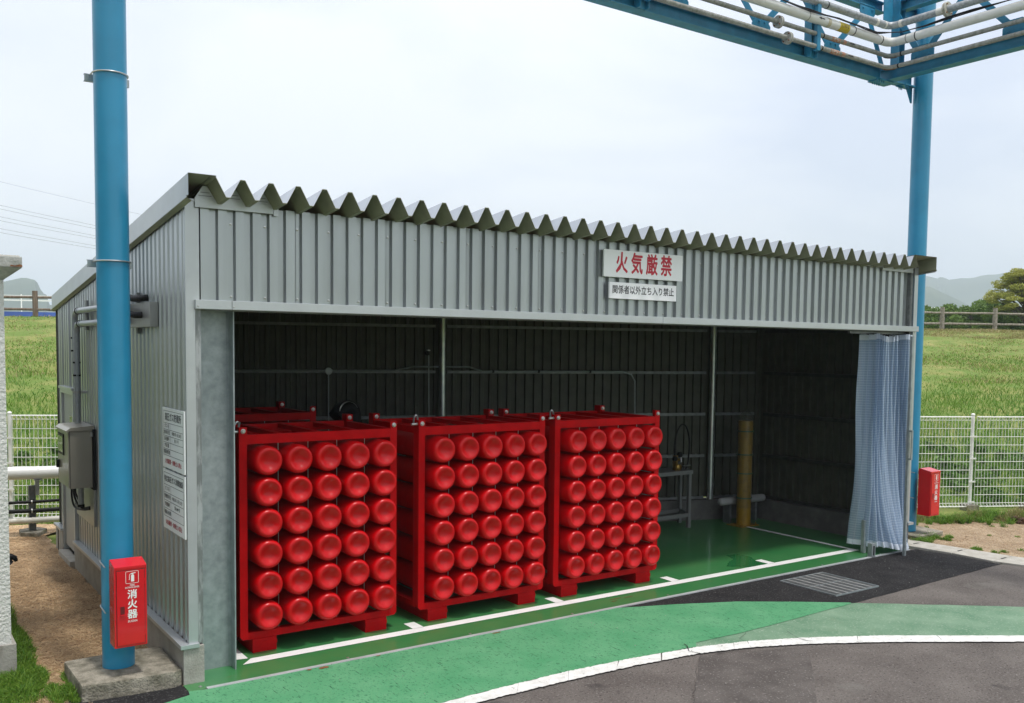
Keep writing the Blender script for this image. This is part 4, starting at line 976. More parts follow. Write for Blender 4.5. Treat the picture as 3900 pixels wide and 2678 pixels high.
t2 = pipe(6.405, .042, YA, 8.62, M_pipe2, 'thick zinc grey pipe highest on the blue bridge, with pale flange', flanges=(('y', -.38),), mf=mat('cream_flange', (.55, .53, .46), .6, c2=(.38, .36, .30), vs=20), extra=(('x', 7.38, .015, M_black), ('x', 8.33, .05, M_whiteg), ('x', 8.50, .03, M_whiteg), ('y', .20, .04, M_whiteg), ('y', -.30, .08, M_whiteg)))
t2 = thing('cable_bundle', (8.5, .3, 6.26), 'thin black cables strapped along the white overhead pipe', 'cable')
for k, (dy, dz, sg) in enumerate(((-.05, .055, .0), (-.035, .062, .012), (-.06, .045, .02))):
    pts = [(4.0+.25*i, YA-.03+dy+.006*math.sin(3*i+k), 6.195+dz+sg*math.sin(i*1.3+k)*.8) for i in range(18)]+[(8.42, .22, 6.262), (8.52, .12, 6.262), (8.53, 0, 6.265)]+[(8.55-.01*k, -.15-.3*i, 6.262+sg*math.sin(i*1.1)+.004*i) for i in range(14)]
    MB().tube(pts, .0065, 6).build('cable', M_black, t2, smooth=True)

# ------------------------------------------------------------------ side wall fittings
t = thing('control_cabinet', (0, 3.5, 1.0), 'beige enamelled control cabinet with a small window on the shed side wall', 'control box')
MB().box(-.228, -.028, 3.20, 3.80, .992, 1.560).build('case', M_cream, t, bevel=.004)
mb = MB(); mb.prism([(-.262, 1.545), (-.262, 1.562), (-.225, 1.590), (-.010, 1.606), (-.010, 1.5615), (-.228, 1.5615)], 'y', 3.185, 3.815); mb.build('rain_hood', M_cream, t)
MB().box(-.2315, -.2285, 3.196, 3.204, .99, 1.56).build('door_gap', M_dark, t)
dd = MB().box(-.242, -.2288, 3.21, 3.79, .998, 1.545).build('door', M_cream, t, bevel=.003)
MB().box(-.250, -.2425, 3.44, 3.76, 1.30, 1.51).build('window_frame', M_black, dd, bevel=.002); MB().box(-.2525, -.2505, 3.47, 3.73, 1.325, 1.485).build('pane', MATS['grey_glass'], dd)
MB().box(-.27, -.243, 3.72, 3.74, 1.15, 1.23).build('handle', M_black, dd)
MB().box(-.045, -.02, 3.17, 3.20, 1.50, 1.54).build('lug', M_chrome, t); MB().box(-.0275, -.001, 3.16, 3.84, .97, 1.57).build('back_plate', M_dark, t)
t = thing('cable_cover_plate', (0, 3.6, .6), 'flat grey steel plate with black cables under the control cabinet', 'plate')
MB().box(-.026, -.003, 3.17, 4.09, .60, .975).build('plate', M_ss, t)
MB().cyl((-.10, 3.42, .99), (-.10, 3.42, .80), .028, 12).build('conduit_stub', M_zinc, t); MB().cyl((-.10, 3.42, .80), (-.10, 3.42, .77), .034, 12).build('coupling', M_black, t)
for k, (y0_, sag) in enumerate(((3.75, .20), (3.62, .15), (3.55, .11))):
    pts = [(-.12, y0_, .99), (-.13, y0_, .99-sag*.7), (-.12, y0_-.1, .99-sag*1.25), (-.09, 3.38, .80-sag*.25), (-.05, 3.25, .82-sag*.25)]
    pp = smooth_path(pts)
    MB().tube(pp, .010, 6).build('cable', M_black, t, smooth=True)
t = thing('junction_box', (0, 1.06, 2.54), 'flat stainless junction box with black hoses behind the blue pole', 'junction box')
MB().box(-.065, -.003, .715, 1.40, 2.548, 2.738).build('box', M_ss, t, bevel=.003); MB().box(-.024, -.003, 1.28, 1.34, 2.50, 2.83).build('strut', M_galvi, t)
for z0_, y1_, z1_ in ((2.775, .93, 2.77), (2.65, .98, 2.642)):
    pts = [(-.12, 2.2, z0_+.05), (-.13, 1.7, z0_+.045), (-.14, 1.35, z0_+.035), (-.13, 1.15, z0_+.012), (-.11, 1.02, z1_+.0), (-.07, y1_-.02, z1_+.0), (-.03, y1_-.03, z1_+.005)]
    pp = smooth_path(pts, 8)
    MB().tube(pp, [.0245+.0015*(i % 2) for i in range(len(pp))], 12).build('hose', M_black, t, smooth=False)
t = thing('wall_conduit', (0, 3.0, 2.6), 'pair of zinc conduits running along and down the shed side wall', 'conduit')
for zz, yv, zend in ((2.735, 3.75, 2.10), (2.606, 3.66, 1.55)):
    ybnd = yv
    pts = [(-.08, 1.4, zz), (-.08, ybnd-.20, zz)]+[(-.08, ybnd-.16+.12*math.sin(a), zz-.12+.12*math.cos(a)) for a in [math.pi/2*i/6 for i in range(7)]]+[(-.08, ybnd-.03, zz-.3), (-.08, ybnd-.02, zend)]
    MB().tube(pts, .030, 14).build('pipe', M_zinc, t, smooth=True)
    for a, b in (((-.08, ybnd-.24, zz), (-.08, ybnd-.215, zz)), ((-.08, ybnd-.33, zz), (-.08, ybnd-.31, zz))): MB().tube([a, b], .036, 14).build('coupling', M_black if a[1] > ybnd-.3 else M_zinc, t)
    z_ = zz-.38 if zz < 2.7 else zz-.26
    for dz in (0, -.13): MB().tube([(-.08, ybnd-.02, z_+dz), (-.08, ybnd-.02, z_+dz-.018)], .037, 14).build('coupling', M_black, t)
MB().tube([(-.08, 3.64, 2.225), (-.08, 3.64, 2.095)], .034, 14).build('sleeve', M_zinc, t)
MB().tube([(-.08, 3.642, 1.93), (-.08, 3.642, 1.905)], .038, 14).build('clamp', M_ss, t); MB().box(-.05, -.004, 3.55, 3.66, 1.905, 1.93).build('clamp', M_ss, t)
MB().box(-.045, -.0225, 3.28, 3.36, 2.545, 2.835).build('strut', M_galvi, t)

# ------------------------------------------------------------------ white building at the left edge
t = thing('rendered_outbuilding', (-2.2, 2.4, 0), 'white rough-rendered building with flat parapet roof at the left edge', 'building')
MB().box(-4.5, -1.021, .86, 4.6, .236, 2.86).build('wall', M_stucco, t)
MB().box(-4.52, -.992, .835, 4.62, -.1, .2355).build('foundation', M_conc, t)
mb = MB(); pts_t = [(-4.6, .74), (-.915, .74), (-.915, 4.72), (-4.6, 4.72)]; pts_b = [(-4.5, .86), (-1.021, .86), (-1.021, 4.6), (-4.5, 4.6)]
mb.add([(x, y, 2.945) for x, y in pts_t]+[(x, y, 2.861) for x, y in pts_b], [(0, 1, 5, 4), (1, 2, 6, 5), (2, 3, 7, 6), (3, 0, 4, 7)]); mb.build('soffit', M_paraf, t)
MB().prism(pts_t, 'z', 2.9455, 3.022).build('parapet', M_paraf, t, bevel=.008)
MB().prism([(-4.58, .755), (-.93, .755), (-.93, 4.7), (-4.58, 4.7)], 'z', 3.0225, 3.03).build('coping', M_whiteg, t)
mb = MB(); mb.add([(-.9145, .7395, 2.95), (-.995, .7395, 2.95), (-.985, .7392, 2.962), (-.96, .7392, 2.958), (-.93, .7392, 2.968), (-.9145, .7395, 2.962)], [(0, 1, 2, 3, 4, 5)]); mb.build('rust_stain', M_rust, t)
t = thing('black_drain_elbow', (-.98, 1.15, .76), 'small black elbow sticking out past the white building corner', 'pipe')
MB().tube([(-1.02, 1.15, .80), (-.98, 1.15, .815), (-.955, 1.15, .80), (-.945, 1.15, .775)], [.022, .024, .020, .012], 10).build('elbow', M_black, t, smooth=True)
mb = MB(); mb.add([(-1.02, 1.14, .76), (-.985, 1.13, .755), (-.965, 1.14, .775), (-.99, 1.16, .81), (-1.02, 1.16, .82)], [(0, 1, 2, 3, 4)]); mb.build('flap', M_black, t)

# ------------------------------------------------------------------ ground-level pipe rack behind the shed, left
YR = 6.30
t = thing('pipe_support', (-.17, YR, 0), 'short grey steel pipe stand on a square concrete base, rear left', 'stand')
ibeam((-.168, YR+.02, .05), (-.168, YR+.02, .62), .08, .08, M_galvi, 'post', par=t, side=(1, 0, 0))
MB().prism([(-.30, YR+.20), (-.31, YR-.05), (-.13, YR-.20), (.01, YR+.10), (-.1, YR+.3)], 'z', -.05, .045).build('base', M_concd, t, bevel=.01)
MB().box(-.135, -.09, YR-.045, YR-.02, .50, .69).build('bracket', M_ss, t); MB().box(-.15, -.06, YR-.09, YR+.05, .690, .697).build('bracket', M_ss, t)
def hpipe(z0, z1, r, m_, label, sag=0, name='ground_pipe', cat='pipe', band=None, bm_=None, y=YR):
    t2 = thing(name, (-.2, y, (z0+z1)/2), label, cat)
    n = 14; pts = [(-2.6+4.4*i/n, y+.10-.10*i/n*0, z0+(z1-z0)*i/n+sag*math.sin(math.pi*3*i/n)) for i in range(n+1)]
    MB().tube(pts, r, 18).build('pipe', m_, t2, smooth=True)
    for x_ in band or (): 
        i = (x_+2.6)/4.4; zz = z0+(z1-z0)*i+sag*math.sin(math.pi*3*i)
        MB().tube([(x_-.008, y+.10, zz), (x_+.008, y+.10, zz)], r+.004, 18).build('strap', bm_ or M_chrome, t2)
    return t2
hpipe(.865, .715, .080, M_white, 'thick white pipe running level in front of the rear left fence', band=(-.10, -.105), bm_=M_white, name='ground_pipe', y=YR-.12)
hpipe(.530, .360, .019, M_black, 'upper black hose on the rear left pipe stand', sag=.02, name='black_hose', cat='hose', band=(-.18,), y=YR-.14)
hpipe(.44, .23, .026, M_black, 'lower thicker black hose on the rear left pipe stand', sag=.02, name='black_hose', cat='hose', band=(-.18,), y=YR-.14)
hpipe(.255, .13, .038, M_whiteg, 'grimy white pipe lowest on the rear left pipe stand', band=(-.17,), bm_=M_whiteg, y=YR-.13)

# ------------------------------------------------------------------ white mesh fence
FS = 6.565
t = thing('mesh_fence', tuple(fpt(4, FS, -.03)), 'white wire mesh fence with round posts at the foot of the grass bank', 'fence')
posts = [10.36, 11.36, 8.36, 6.36, 4.36, 2.36, .36, -1.64, -3.68, -5.68, 13.36, 15.36, 17.36]; posts.sort()
ZB, ZT = .035, 1.425
for a, b in zip(posts[:-1], posts[1:]):
    mb = MB(); n = int(round((b-a-.10)/.0535)); r = .0036
    f = lambda tt, z, ds=0: tuple(fpt(tt, FS-.035+ds, z))
    for i in range(n+1):
        tt = a+.05+(b-a-.10)*i/n
        # folded triangular top and bottom
        pts = [f(tt, ZB+.05), f(tt, ZB, 0), f(tt, ZB+.012, -.05), f(tt, ZB+.05)]
        mb.tube([f(tt, ZB+.03), f(tt, ZT-.03)], r, 4, cap=False)
        mb.tube([f(tt, ZT-.04), f(tt, ZT-.0, -.045), f(tt, ZT+.005, 0), f(tt, ZT-.04)], r, 4, cap=False)
        mb.tube([f(tt, ZB+.045), f(tt, ZB+.0, -.045), f(tt, ZB, 0), f(tt, ZB+.045)], r, 4, cap=False)
    k = 11
    for j in range(k):
        z = ZB+.05+(ZT-ZB-.10)*j/(k-1); mb.tube([f(a+.045, z, -.006), f(b-.045, z, -.006)], r*1.15, 4, cap=False)
    for z, ds in ((ZT, -.045), (ZT+.005, 0), (ZB, -.045), (ZB, 0)): mb.tube([f(a+.045, z, ds), f(b-.045, z, ds)], r*1.3, 4, cap=False)
    o = mb.build('mesh_panel', M_wire, t); o['kind'] = 'stuff'
for tt in posts:
    p = fpt(tt, FS); mb = MB(); mb.cyl((p.x, p.y, -.02), (p.x, p.y, 1.45), .026, 14); mb.lathe((p.x, p.y, 1.45), (0, 0, 1), [(.030, 0), (.030, .012), (.018, .026), (.0001, .030)], 14)
    po = mb.build('post', M_wire, t, smooth=True)
    mb = MB()
    for z in (.10, .42, .78, 1.12): mb.bar(p+FU*-.055+FN*-.038+Vector((0, 0, z)), p+FU*.055+FN*-.038+Vector((0, 0, z)), .012, .022)
    mb.build('clamp', M_wire, po)
    q = [p+FU*a+FN*b for a, b in ((-.10, -.10), (.10, -.10), (.10, .10), (-.10, .10))]
    MB().prism([(v.x, v.y) for v in q], 'z', -.2, .06 if tt > 8 else .02).build('footing', M_concd, t, bevel=.008)

# ------------------------------------------------------------------ log fence on the levee
t = thing('log_fence', tuple(fpt(6, 28.2, 3.28)), 'brown two-rail log fence along the crest of the grass bank', 'fence')
lp = [-11.0+2.289*k for k in range(-3, 21)]
for i, tt in enumerate(lp):
    p = fpt(tt, 28.15); lean = random.uniform(-.012, .012)
    MB().tube([(p.x, p.y, 3.1), (p.x+lean*.5, p.y, 3.8), (p.x+lean, p.y, 4.19)], [.092, .09, .088], 14).build('post', M_wood if tt < 5 else M_woodl, t, smooth=True)
    if i:
        q = fpt(lp[i-1], 28.15)
        for z, r_ in ((3.965, .045), (3.535, .046)):
            n = 7; pts = []
            for k in range(n+1):
                a = q.lerp(p, k/n); pts.append((a.x, a.y+.0, z+random.uniform(-.008, .008)))
            MB().tube(pts, [r_*random.uniform(.9, 1.08) for _ in pts], 10).build('rail', M_wood if tt < 5 else M_woodl, t, smooth=True)

# ------------------------------------------------------------------ unseen hall added left of the view, darkens left-facing cladding
t = thing('light_blocker_hall', (-30, -12, 0), 'unseen long grey hall added left of the white building to block skylight', 'building')
MB().box(-60, -22, -42, 14, -.1, 9.0).build('wall', mat('blocker_cladding', (.10, .105, .105), .7, .1, var=.06, vs=1), t)
MB().box(-60.4, -21.6, -42.4, 14.4, 9.0, 9.5).build('roof', M_galvi, t)
for k in range(10):
    y_ = -40+k*4.9; f_ = MB().box(-22, -21.94, y_, y_+2.4, 4.6, 6.0).build('window', M_trim, t); MB().box(-21.939, -21.93, y_+.08, y_+2.32, 4.68, 5.92).build('pane', MATS['grey_glass'], f_)
for y_ in (-24, -6): MB().box(-22, -21.93, y_, y_+5, 0, 4.0).build('door', M_galvi, t)

# ------------------------------------------------------------------ beyond the levee
def campt(px, py, d):      # a place at distance d along a view direction, used only to choose coordinates of far things
    return Vector((-1.8337, -6.6572, 2.4321))+(fw+r2*((px-1950)/fpx)-u2*((py-1537.5)/fpx))*d
t = thing('river_railing', (8, 55, 3.3), 'white railing over a blue barrier beyond the log fence, far left', 'railing')
bl = mat('faded_blue_barrier', (.045, .10, .36), .6, 0, var=.15, vs=2)
a, b = Vector((-14, 56, 0)), Vector((16, 47, 0)); dv = (b-a).normalized()
MB().bar(a+Vector((0, 0, 3.72)), b+Vector((0, 0, 3.72)), .08, .56).build('barrier', bl, t)
MB().bar(a+Vector((0, 0, 4.62)), b+Vector((0, 0, 4.62)), .05, .07).build('rail', M_signw, t); MB().bar(a+Vector((0, 0, 4.88)), b+Vector((0, 0, 4.88)), .03, .03).build('rail', M_signw, t)
for k in range(0, 31, 2):
    p = a+dv*k; MB().bar(p+Vector((0, 0, 3.3)), p+Vector((0, 0, 4.95)), .06, .06).build('post', M_signw, t)
MB().bar(a+Vector((0, -.3, 3.36)), b+Vector((0, -.3, 3.36)), .5, .12).build('kerb', M_signw, t)
tag(t, None, None)

def ridge(name, prof, depth, kind='structure', base=-5, m_=M_hill, bumps=3.):
    """prof: list of (x, y, z) crest points; slopes down both ways along the view"""
    P = [Vector(p) for p in prof]; fine = []
    for i in range(len(P)-1):
        k = max(2, int((P[i+1]-P[i]).length/9))
        for j in range(k):
            q = P[i].lerp(P[i+1], j/k); q.z += random.uniform(-1, 1)*bumps*.6+bumps*math.sin(j*1.7+i); fine.append(q)
    fine.append(P[-1]); mb = MB(); vs = []; rows = 9
    C0 = Vector((-1.8, -6.7, 0))
    for q in fine:
        d = (Vector((q.x, q.y, 0))-C0).normalized()
        for r_ in range(rows):
            f = (r_-4)/4; h = (1-abs(f)**1.4); h = max(0, h)
            p = Vector((q.x, q.y, 0))+d*depth*f; vs.append((p.x+random.uniform(-4, 4)*(abs(f) > 0), p.y+random.uniform(-4, 4)*(abs(f) > 0), base+(q.z-base)*h+(random.uniform(-bumps, bumps) if 0 < abs(f) < 1 else 0)))
    n = len(fine); mb.add(vs, [(i*rows+j, i*rows+j+1, (i+1)*rows+j+1, (i+1)*rows+j) for i in range(n-1) for j in range(rows-1)])
    o = mb.build(name, m_, smooth=True); o['kind'] = kind; return o
def cr_pts(lst, d): return [tuple(campt(x, y, d)) for x, y in lst]
ridge('hill', cr_pts([(-1500, 1150), (-700, 1110), (-250, 1090), (-60, 1085), (25, 1068), (80, 1057), (120, 1063), (142, 1078), (155, 1105), (178, 1126), (190, 1160), (420, 1180), (900, 1200)], 950), 170, bumps=.8)
ridge('hill', cr_pts([(1500, 1250), (2300, 1190), (3000, 1110), (3350, 1060), (3520, 1047), (3570, 1058), (3590, 1055), (3615, 1068), (3660, 1062), (3760, 1048), (3850, 1038), (3880, 1034), (3920, 1040), (4200, 1000), (5200, 1050), (6500, 1150)], 1400), 260, bumps=1.0)
ridge('hill', cr_pts([(2600, 1200), (3200, 1120), (3450, 1085), (3540, 1092), (3620, 1125), (3690, 1160), (3760, 1200), (4100, 1230)], 900), 160, bumps=.8)
grid_sheet('far_plain', [-3000, -1000, -100, 200, 1200, 3500], [150, 400, 800, 4200], lambda s: 3.25 if s < 160 else 6 if s < 600 else 10, mat('pale_field', (.11, .14, .10), .9, 0, var=.1, vs=.02))

# low white roofs behind the trees
def roof_house(px0, px1, pyt, pyb, d, label):
    A = campt(px0, pyt, d); B = campt(px1, pyt, d); u_ = (B-A); u_.z = 0; w_ = u_.length; u_.normalize(); v_ = Vector((-u_.y, u_.x, 0))
    zt_ = A.z; zb_ = 3.1
    t2 = thing('distant_house', (A.x, A.y, zb_), label, 'house', 'far buildings beyond the trees')
    q = [A, A+u_*w_, A+u_*w_+v_*8, A+v_*8]
    MB().prism([(p.x, p.y) for p in q], 'z', zb_, zt_-.8).build('wall', M_sign, t2)
    m_ = A+u_*w_/2; mb = MB()
    e0, e1 = A-u_*.4-v_*.4, A+u_*(w_+.4)-v_*.4; r0, r1 = A-u_*.4+v_*4, A+u_*(w_+.4)+v_*4; b0, b1 = A-u_*.4+v_*8.4, A+u_*(w_+.4)+v_*8.4
    for p in (e0, e1, b0, b1): p.z = zt_-.8
    for p in (r0, r1): p.z = zt_
    mb.add([e0, e1, r1, r0, b1, b0], [(0, 1, 2, 3), (3, 2, 4, 5), (0, 3, 5), (1, 4, 2)]); mb.build('roof', M_signw, t2)
    return t2
roof_house(3380, 3630, 1163, 1200, 110, 'long pale-roofed building behind the trees beside the right pole')
roof_house(3850, 3990, 1208, 1240, 90, 'pale grey-roofed building low at the right edge of the picture')

# trees ------------------------------------------------------------------
def leaves(centres, radii, n, size, up_bias=.2, flat=.7):
    """many small leaf quads spread in blobs; returns verts, faces, tint"""
    C = np.array(centres); Rr = np.array(radii); k = rng.integers(0, len(C), n)
    d = rng.normal(size=(n, 3)); d /= np.linalg.norm(d, axis=1)[:, None]; rad = rng.uniform(.35, 1, n)**.6
    P = C[k]+d*(rad[:, None])*np.stack([Rr[k], Rr[k], Rr[k]*flat], 1)
    a = rng.normal(size=(n, 3)); a /= np.linalg.norm(a, axis=1)[:, None]
    b = np.cross(a, rng.normal(size=(n, 3))); b /= np.linalg.norm(b, axis=1)[:, None]
    s = size*rng.uniform(.6, 1.4, n)[:, None]
    V = np.concatenate([P-a*s, P+b*s*.5, P+a*s, P-b*s*.5], 1).reshape(-1, 3)
    F = np.arange(n*4).reshape(-1, 4)
    base = rng.uniform(0, 1, len(C))
    tint = np.clip(.45*base[k]+.55*rng.uniform(0, 1, n), 0, 1)
    return V, F, np.repeat(tint, 4)
def np_mesh(name, V, F, tint, m_, parent=None):
    me = bpy.data.meshes.new(name); nv = len(V); nf = len(F); w_ = F.shape[1]
    me.vertices.add(nv); off = np.array(root_loc(parent)) if parent else np.zeros(3)
    me.vertices.foreach_set('co', (V-off).astype(np.float32).ravel())
    me.loops.add(nf*w_); me.loops.foreach_set('vertex_index', F.astype(np.int32).ravel())
    me.polygons.add(nf); me.polygons.foreach_set('loop_start', (np.arange(nf)*w_).astype(np.int32))
    me.update(calc_edges=True)
    at = me.attributes.new('tint', 'FLOAT', 'POINT'); at.data.foreach_set('value', tint.astype(np.float32))
    me.materials.append(m_); me.validate()
    o = bpy.data.objects.new(name, me); COL.objects.link(o)
    if parent: o.parent = parent
    return o
M_bark = mat('bark', (.07, .055, .04), .95, 0, var=.25, vs=8, bump=.5)
def tree(x, y, z, h, r, label, m_=M_leaf, n=9000, size=.09, group=None, nb=22, flat=.75, name='broadleaf_tree', layers=None, trunk_h=.5, lean=(0, 0)):
    t2 = thing(name, (x, y, z), label, 'tree', group)
    top = Vector((x+lean[0], y+lean[1], z+h)); mb = MB()
    mb.tube([(x, y, z-.2), (x+lean[0]*.3, y+lean[1]*.3, z+h*.35), (x+lean[0]*.7, y+lean[1]*.7, z+h*.7), tuple(top-Vector((0, 0, h*.12)))], [h*.032, h*.025, h*.015, h*.006], 8)
    cs, rs = [], []
    for i in range(nb):
        if layers: zz = z+h*random.choice(layers)+random.uniform(-.04, .04)*h; rr = r*(1.05-abs((zz-z)/h-.55)*1.0)
        else: zz = z+h*random.uniform(trunk_h*.6, .95); rr = r*math.sqrt(max(.08, 1-((zz-z-h*.58)/(h*.45))**2))
        an = random.uniform(0, 6.28); q = rr*random.uniform(.2, .95)
        c = Vector((x+lean[0]*(zz-z)/h+q*math.cos(an), y+lean[1]*(zz-z)/h+q*math.sin(an), zz)); cs.append(tuple(c)); rs.append(r*(random.uniform(.12, .25) if layers else random.uniform(.18, .36)))
        s0 = Vector((x+lean[0]*.5, y+lean[1]*.5, z+(zz-z)*random.uniform(.45, .8))); mid = s0.lerp(c, .5)+Vector((0, 0, .04*h))
        mb.tube([s0, mid, c], [h*.010, h*.006, h*.003], 5)
    mb.build('trunk', M_bark, t2, smooth=True)
    V, F, T = leaves(cs, rs, n, size, flat=flat); np_mesh('crown', V, F, T, m_, t2)
    return t2
i = 0
lab_r = ['low bushy tree just right of the right blue pole, behind the log fence', 'dark low tree between the right pole and the first log post', 'rounded green tree behind the first right log post', 'wide green tree between the two right log posts', 'taller pale-topped tree left of the second right log post', 'dark green tree right of the second log post', 'low green tree at the right edge under the pine']
for (px, py, d, rr) in ((3490, 1172, 50, 1.3), (3560, 1168, 47, 1.3), (3650, 1174, 49, 1.3), (3700, 1164, 47, 1.3), (3752, 1143, 49, 1.25), (3815, 1160, 46, 1.1), (3905, 1190, 47, 1.3)):
    P = campt(px, py, d); g = 2.2
    tree(P.x, P.y, 2.75, P.z-2.75, rr*1.1, lab_r[i], n=14000, size=.065, group='trees beyond the log fence', nb=40, flat=.85, trunk_h=.12); i += 1
for k, (px, d) in enumerate(((3430, 52), (4010, 50), (4130, 48), (4260, 50))):
    P = campt(px, 1165, d); tree(P.x, P.y, 2.75, P.z-2.75, 1.3, ['', 'green tree right of the pine, nearest to it', 'green tree two places right of the pine', 'green tree farthest right beyond the log fence'][k] if k else 'green tree hidden mostly behind the right blue pole', n=4000, size=.08, group='trees beyond the log fence', nb=16, flat=.8, trunk_h=.2)
P = campt(3925, 1035, 44)
t2 = tree(P.x, P.y, 2.9, P.z-2.9, 1.75, 'yellow-green pine with layered flat sprays at the right edge', m_=M_pine, n=34000, size=.040, nb=110, flat=.34, name='pine_tree', layers=[.52, .60, .68, .76, .84, .91, .97], lean=(-.3, .1))

# power lines
for k, (za, zb_, xa, xb) in enumerate(((13.37, 12.31, 7.40, 14.74), (13.08, 12.05, 7.39, 14.74), (12.45, 11.44, 7.38, 14.73), (12.13, 11.21, 7.38, 14.73), (11.49, 10.59, 7.36, 14.72), (11.17, 10.35, 7.36, 14.71), (15.27, 14.12, 7.44, 14.77))):
    sl = (zb_-za)/(xb-xa); pts = []
    for i in range(25):
        x_ = -50+130*i/24; pts.append((x_, 80, za+sl*(x_-xa)+.0011*(x_-11)**2))
    o = MB().tube(pts, .014 if k < 6 else .010, 5).build('power_line', mat('grey_cable', (.30, .31, .33), .6) if k == 0 else MATS['grey_cable'], smooth=True)
    tag(o, ['topmost of the close lines', 'second of the close lines', 'third of the close lines', 'fourth of the close lines', 'fifth of the close lines', 'lowest of the close lines', 'faint single line high above the others'][k]+' in the sky left of the blue pole', 'power line', 'overhead lines crossing the sky at the left')

# ------------------------------------------------------------------ drain grating in the new asphalt
M_gratz = mat('dull_grating_zinc', (.40, .40, .38), .6, .2, c2=(.52, .52, .50), vs=30)
t = thing('drain_grating', (6.32, -.70, 0), 'square steel mesh drain grating set in the fresh black asphalt', 'grating')
gx0, gx1, gy0, gy1 = 5.97, 6.675, -1.05, -.357
MB().add([(gx0, gy0, .0065), (gx1, gy0, .0065), (gx1, gy1, .0065), (gx0, gy1, .0065)], [(0, 1, 2, 3)]).build('pit', mat('drain_dark', (.03, .03, .03), .8), t)
for a in ((gx0, gx1, gy0, gy0+.012), (gx0, gx1, gy1-.012, gy1), (gx0, gx0+.012, gy0+.0125, gy1-.0125), (gx1-.012, gx1, gy0+.0125, gy1-.0125)): MB().box(a[0], a[1], a[2], a[3], .004, .016).build('frame', M_galv, t)
for i in range(1, 7):
    x_ = gx0+(gx1-gx0)*i/7; MB().box(x_-.006, x_+.006, gy0+.013, gy1-.013, .007, .0165).build('bar', M_gratz, t)
mb = MB()
for i in range(1, 48):
    y_ = gy0+(gy1-gy0)*i/48; mb.box(gx0+.013, gx1-.013, y_-.0022, y_+.0022, .0075, .0145)
mb.build('thin_bars', M_galvi, t)['kind'] = 'stuff'
MB().box(gx0+.013, gx1-.013, -.705, -.699, .007, .0175).build('joint_bar', M_galv, t)

# ------------------------------------------------------------------ grass and weeds
def blades(P, H, Wd, lean, tint):
    """P n x 3, blade heights H, widths Wd; each blade two quads bent over"""
    n = len(P); a = rng.uniform(0, 2*np.pi, n); dx = np.cos(a); dy = np.sin(a)
    b = rng.uniform(0, 2*np.pi, n); lx = np.cos(b)*lean*H; ly = np.sin(b)*lean*H
    wv = np.stack([dx*Wd/2, dy*Wd/2, np.zeros(n)], 1)
    m1 = P+np.stack([lx*.3, ly*.3, H*.55], 1); t1 = P+np.stack([lx, ly, H*(1-.25*lean)], 1)
    V = np.stack([P-wv, P+wv, m1+wv*.8, m1-wv*.8, t1+wv*.12, t1-wv*.12], 1).reshape(-1, 3)
    o = np.arange(n)[:, None]*6
    F = np.concatenate([o+np.array([[0, 1, 2, 3]]), o+np.array([[3, 2, 4, 5]])], 1).reshape(-1, 4)
    return V, F, np.repeat(tint, 6)
def scatter(n, t0, t1, s0, s1, hfun, wfun, patch=1.0):
    T = rng.uniform(t0, t1, n); S = s0+(s1-s0)*rng.uniform(0, 1, n)**1.25
    X = FU.x*T+FN.x*S; Y = FU.y*T+FN.y*S; Z = np.array([levee_z(s) for s in S])-.02
    nz_ = .5+.25*np.sin(X*1.7+Y*.9)+.25*np.sin(Y*2.1-X*.6+1.3)+.12*np.sin(X*5.3+Y*4.1)
    H = hfun(S)*rng.uniform(.5, 1.25, n)*(.7+.6*nz_)
    return np.stack([X, Y, Z], 1), H, wfun(S)*rng.uniform(.7, 1.3, n), S, nz_
def grass_obj(name, n, t0, t1, s0, s1, m_, hfun, wfun, lean=.5):
    P, H, Wd, S, nz_ = scatter(n, t0, t1, s0, s1, hfun, wfun)
    up_ = np.clip((S-12)/14, 0, 1)
    tint = np.clip(.22+.35*up_+.35*(nz_-.5)+rng.uniform(-.25, .35, n), 0, 1)
    V, F, T = blades(P, H, Wd, np.clip(rng.normal(lean, .25, n), .05, 1.2), tint)
    o = np_mesh(name, V, F, T, m_); o['kind'] = 'stuff'; return o
hf = lambda S: np.interp(S, [6.3, 7.5, 11, 16, 22, 28], [.20, .34, .26, .13, .07, .05])
wf = lambda S: np.interp(S, [6.3, 10, 28], [.010, .013, .022])
grass_obj('grass', 60000, -16, 2, 6.75, 28.4, M_grass, hf, wf, .75)
grass_obj('grass', 120000, 8.0, 34, 6.75, 28.4, M_grass, hf, wf, .75)
grass_obj('dry_grass', 9000, -16, 2, 17, 28.4, M_grassd, lambda S: S*0+.10, wf, .9)
grass_obj('dry_grass', 22000, 12.0, 32, 25.5, 28.4, M_grassd, lambda S: S*0+.09, wf, 1.0)
grass_obj('dry_grass', 22000, 8.0, 34, 17, 28.4, M_grassd, lambda S: S*0+.10, wf, .9)
grass_obj('grass', 3500, -6, -1.4, 6.2, 6.75, M_grass, lambda S: S*0+.10, lambda S: S*0+.008)
def patch_grass(name, regions, m_=M_grass, lean=.6, label=None):
    PP = []; HH = []; TT = []
    for cx, cy, rx, ry, n, h in regions:
        a = rng.uniform(0, 2*np.pi, n); q = np.sqrt(rng.uniform(0, 1, n))
        PP.append(np.stack([cx+rx*q*np.cos(a), cy+ry*q*np.sin(a), np.full(n, -.01)], 1)); HH.append(h*rng.uniform(.35, 1.2, n)*(1.15-.6*q)); TT.append(np.clip(rng.normal(.42, .22, n), 0, 1))
    P = np.concatenate(PP); H = np.concatenate(HH); T = np.concatenate(TT); n = len(P)
    V, F, T = blades(P, H, np.full(n, .006)*rng.uniform(.6, 1.5, n), np.clip(rng.normal(lean, .3, n), .05, 1.3), T)
    o = np_mesh(name, V, F, T, m_); o['kind'] = 'stuff'; return o
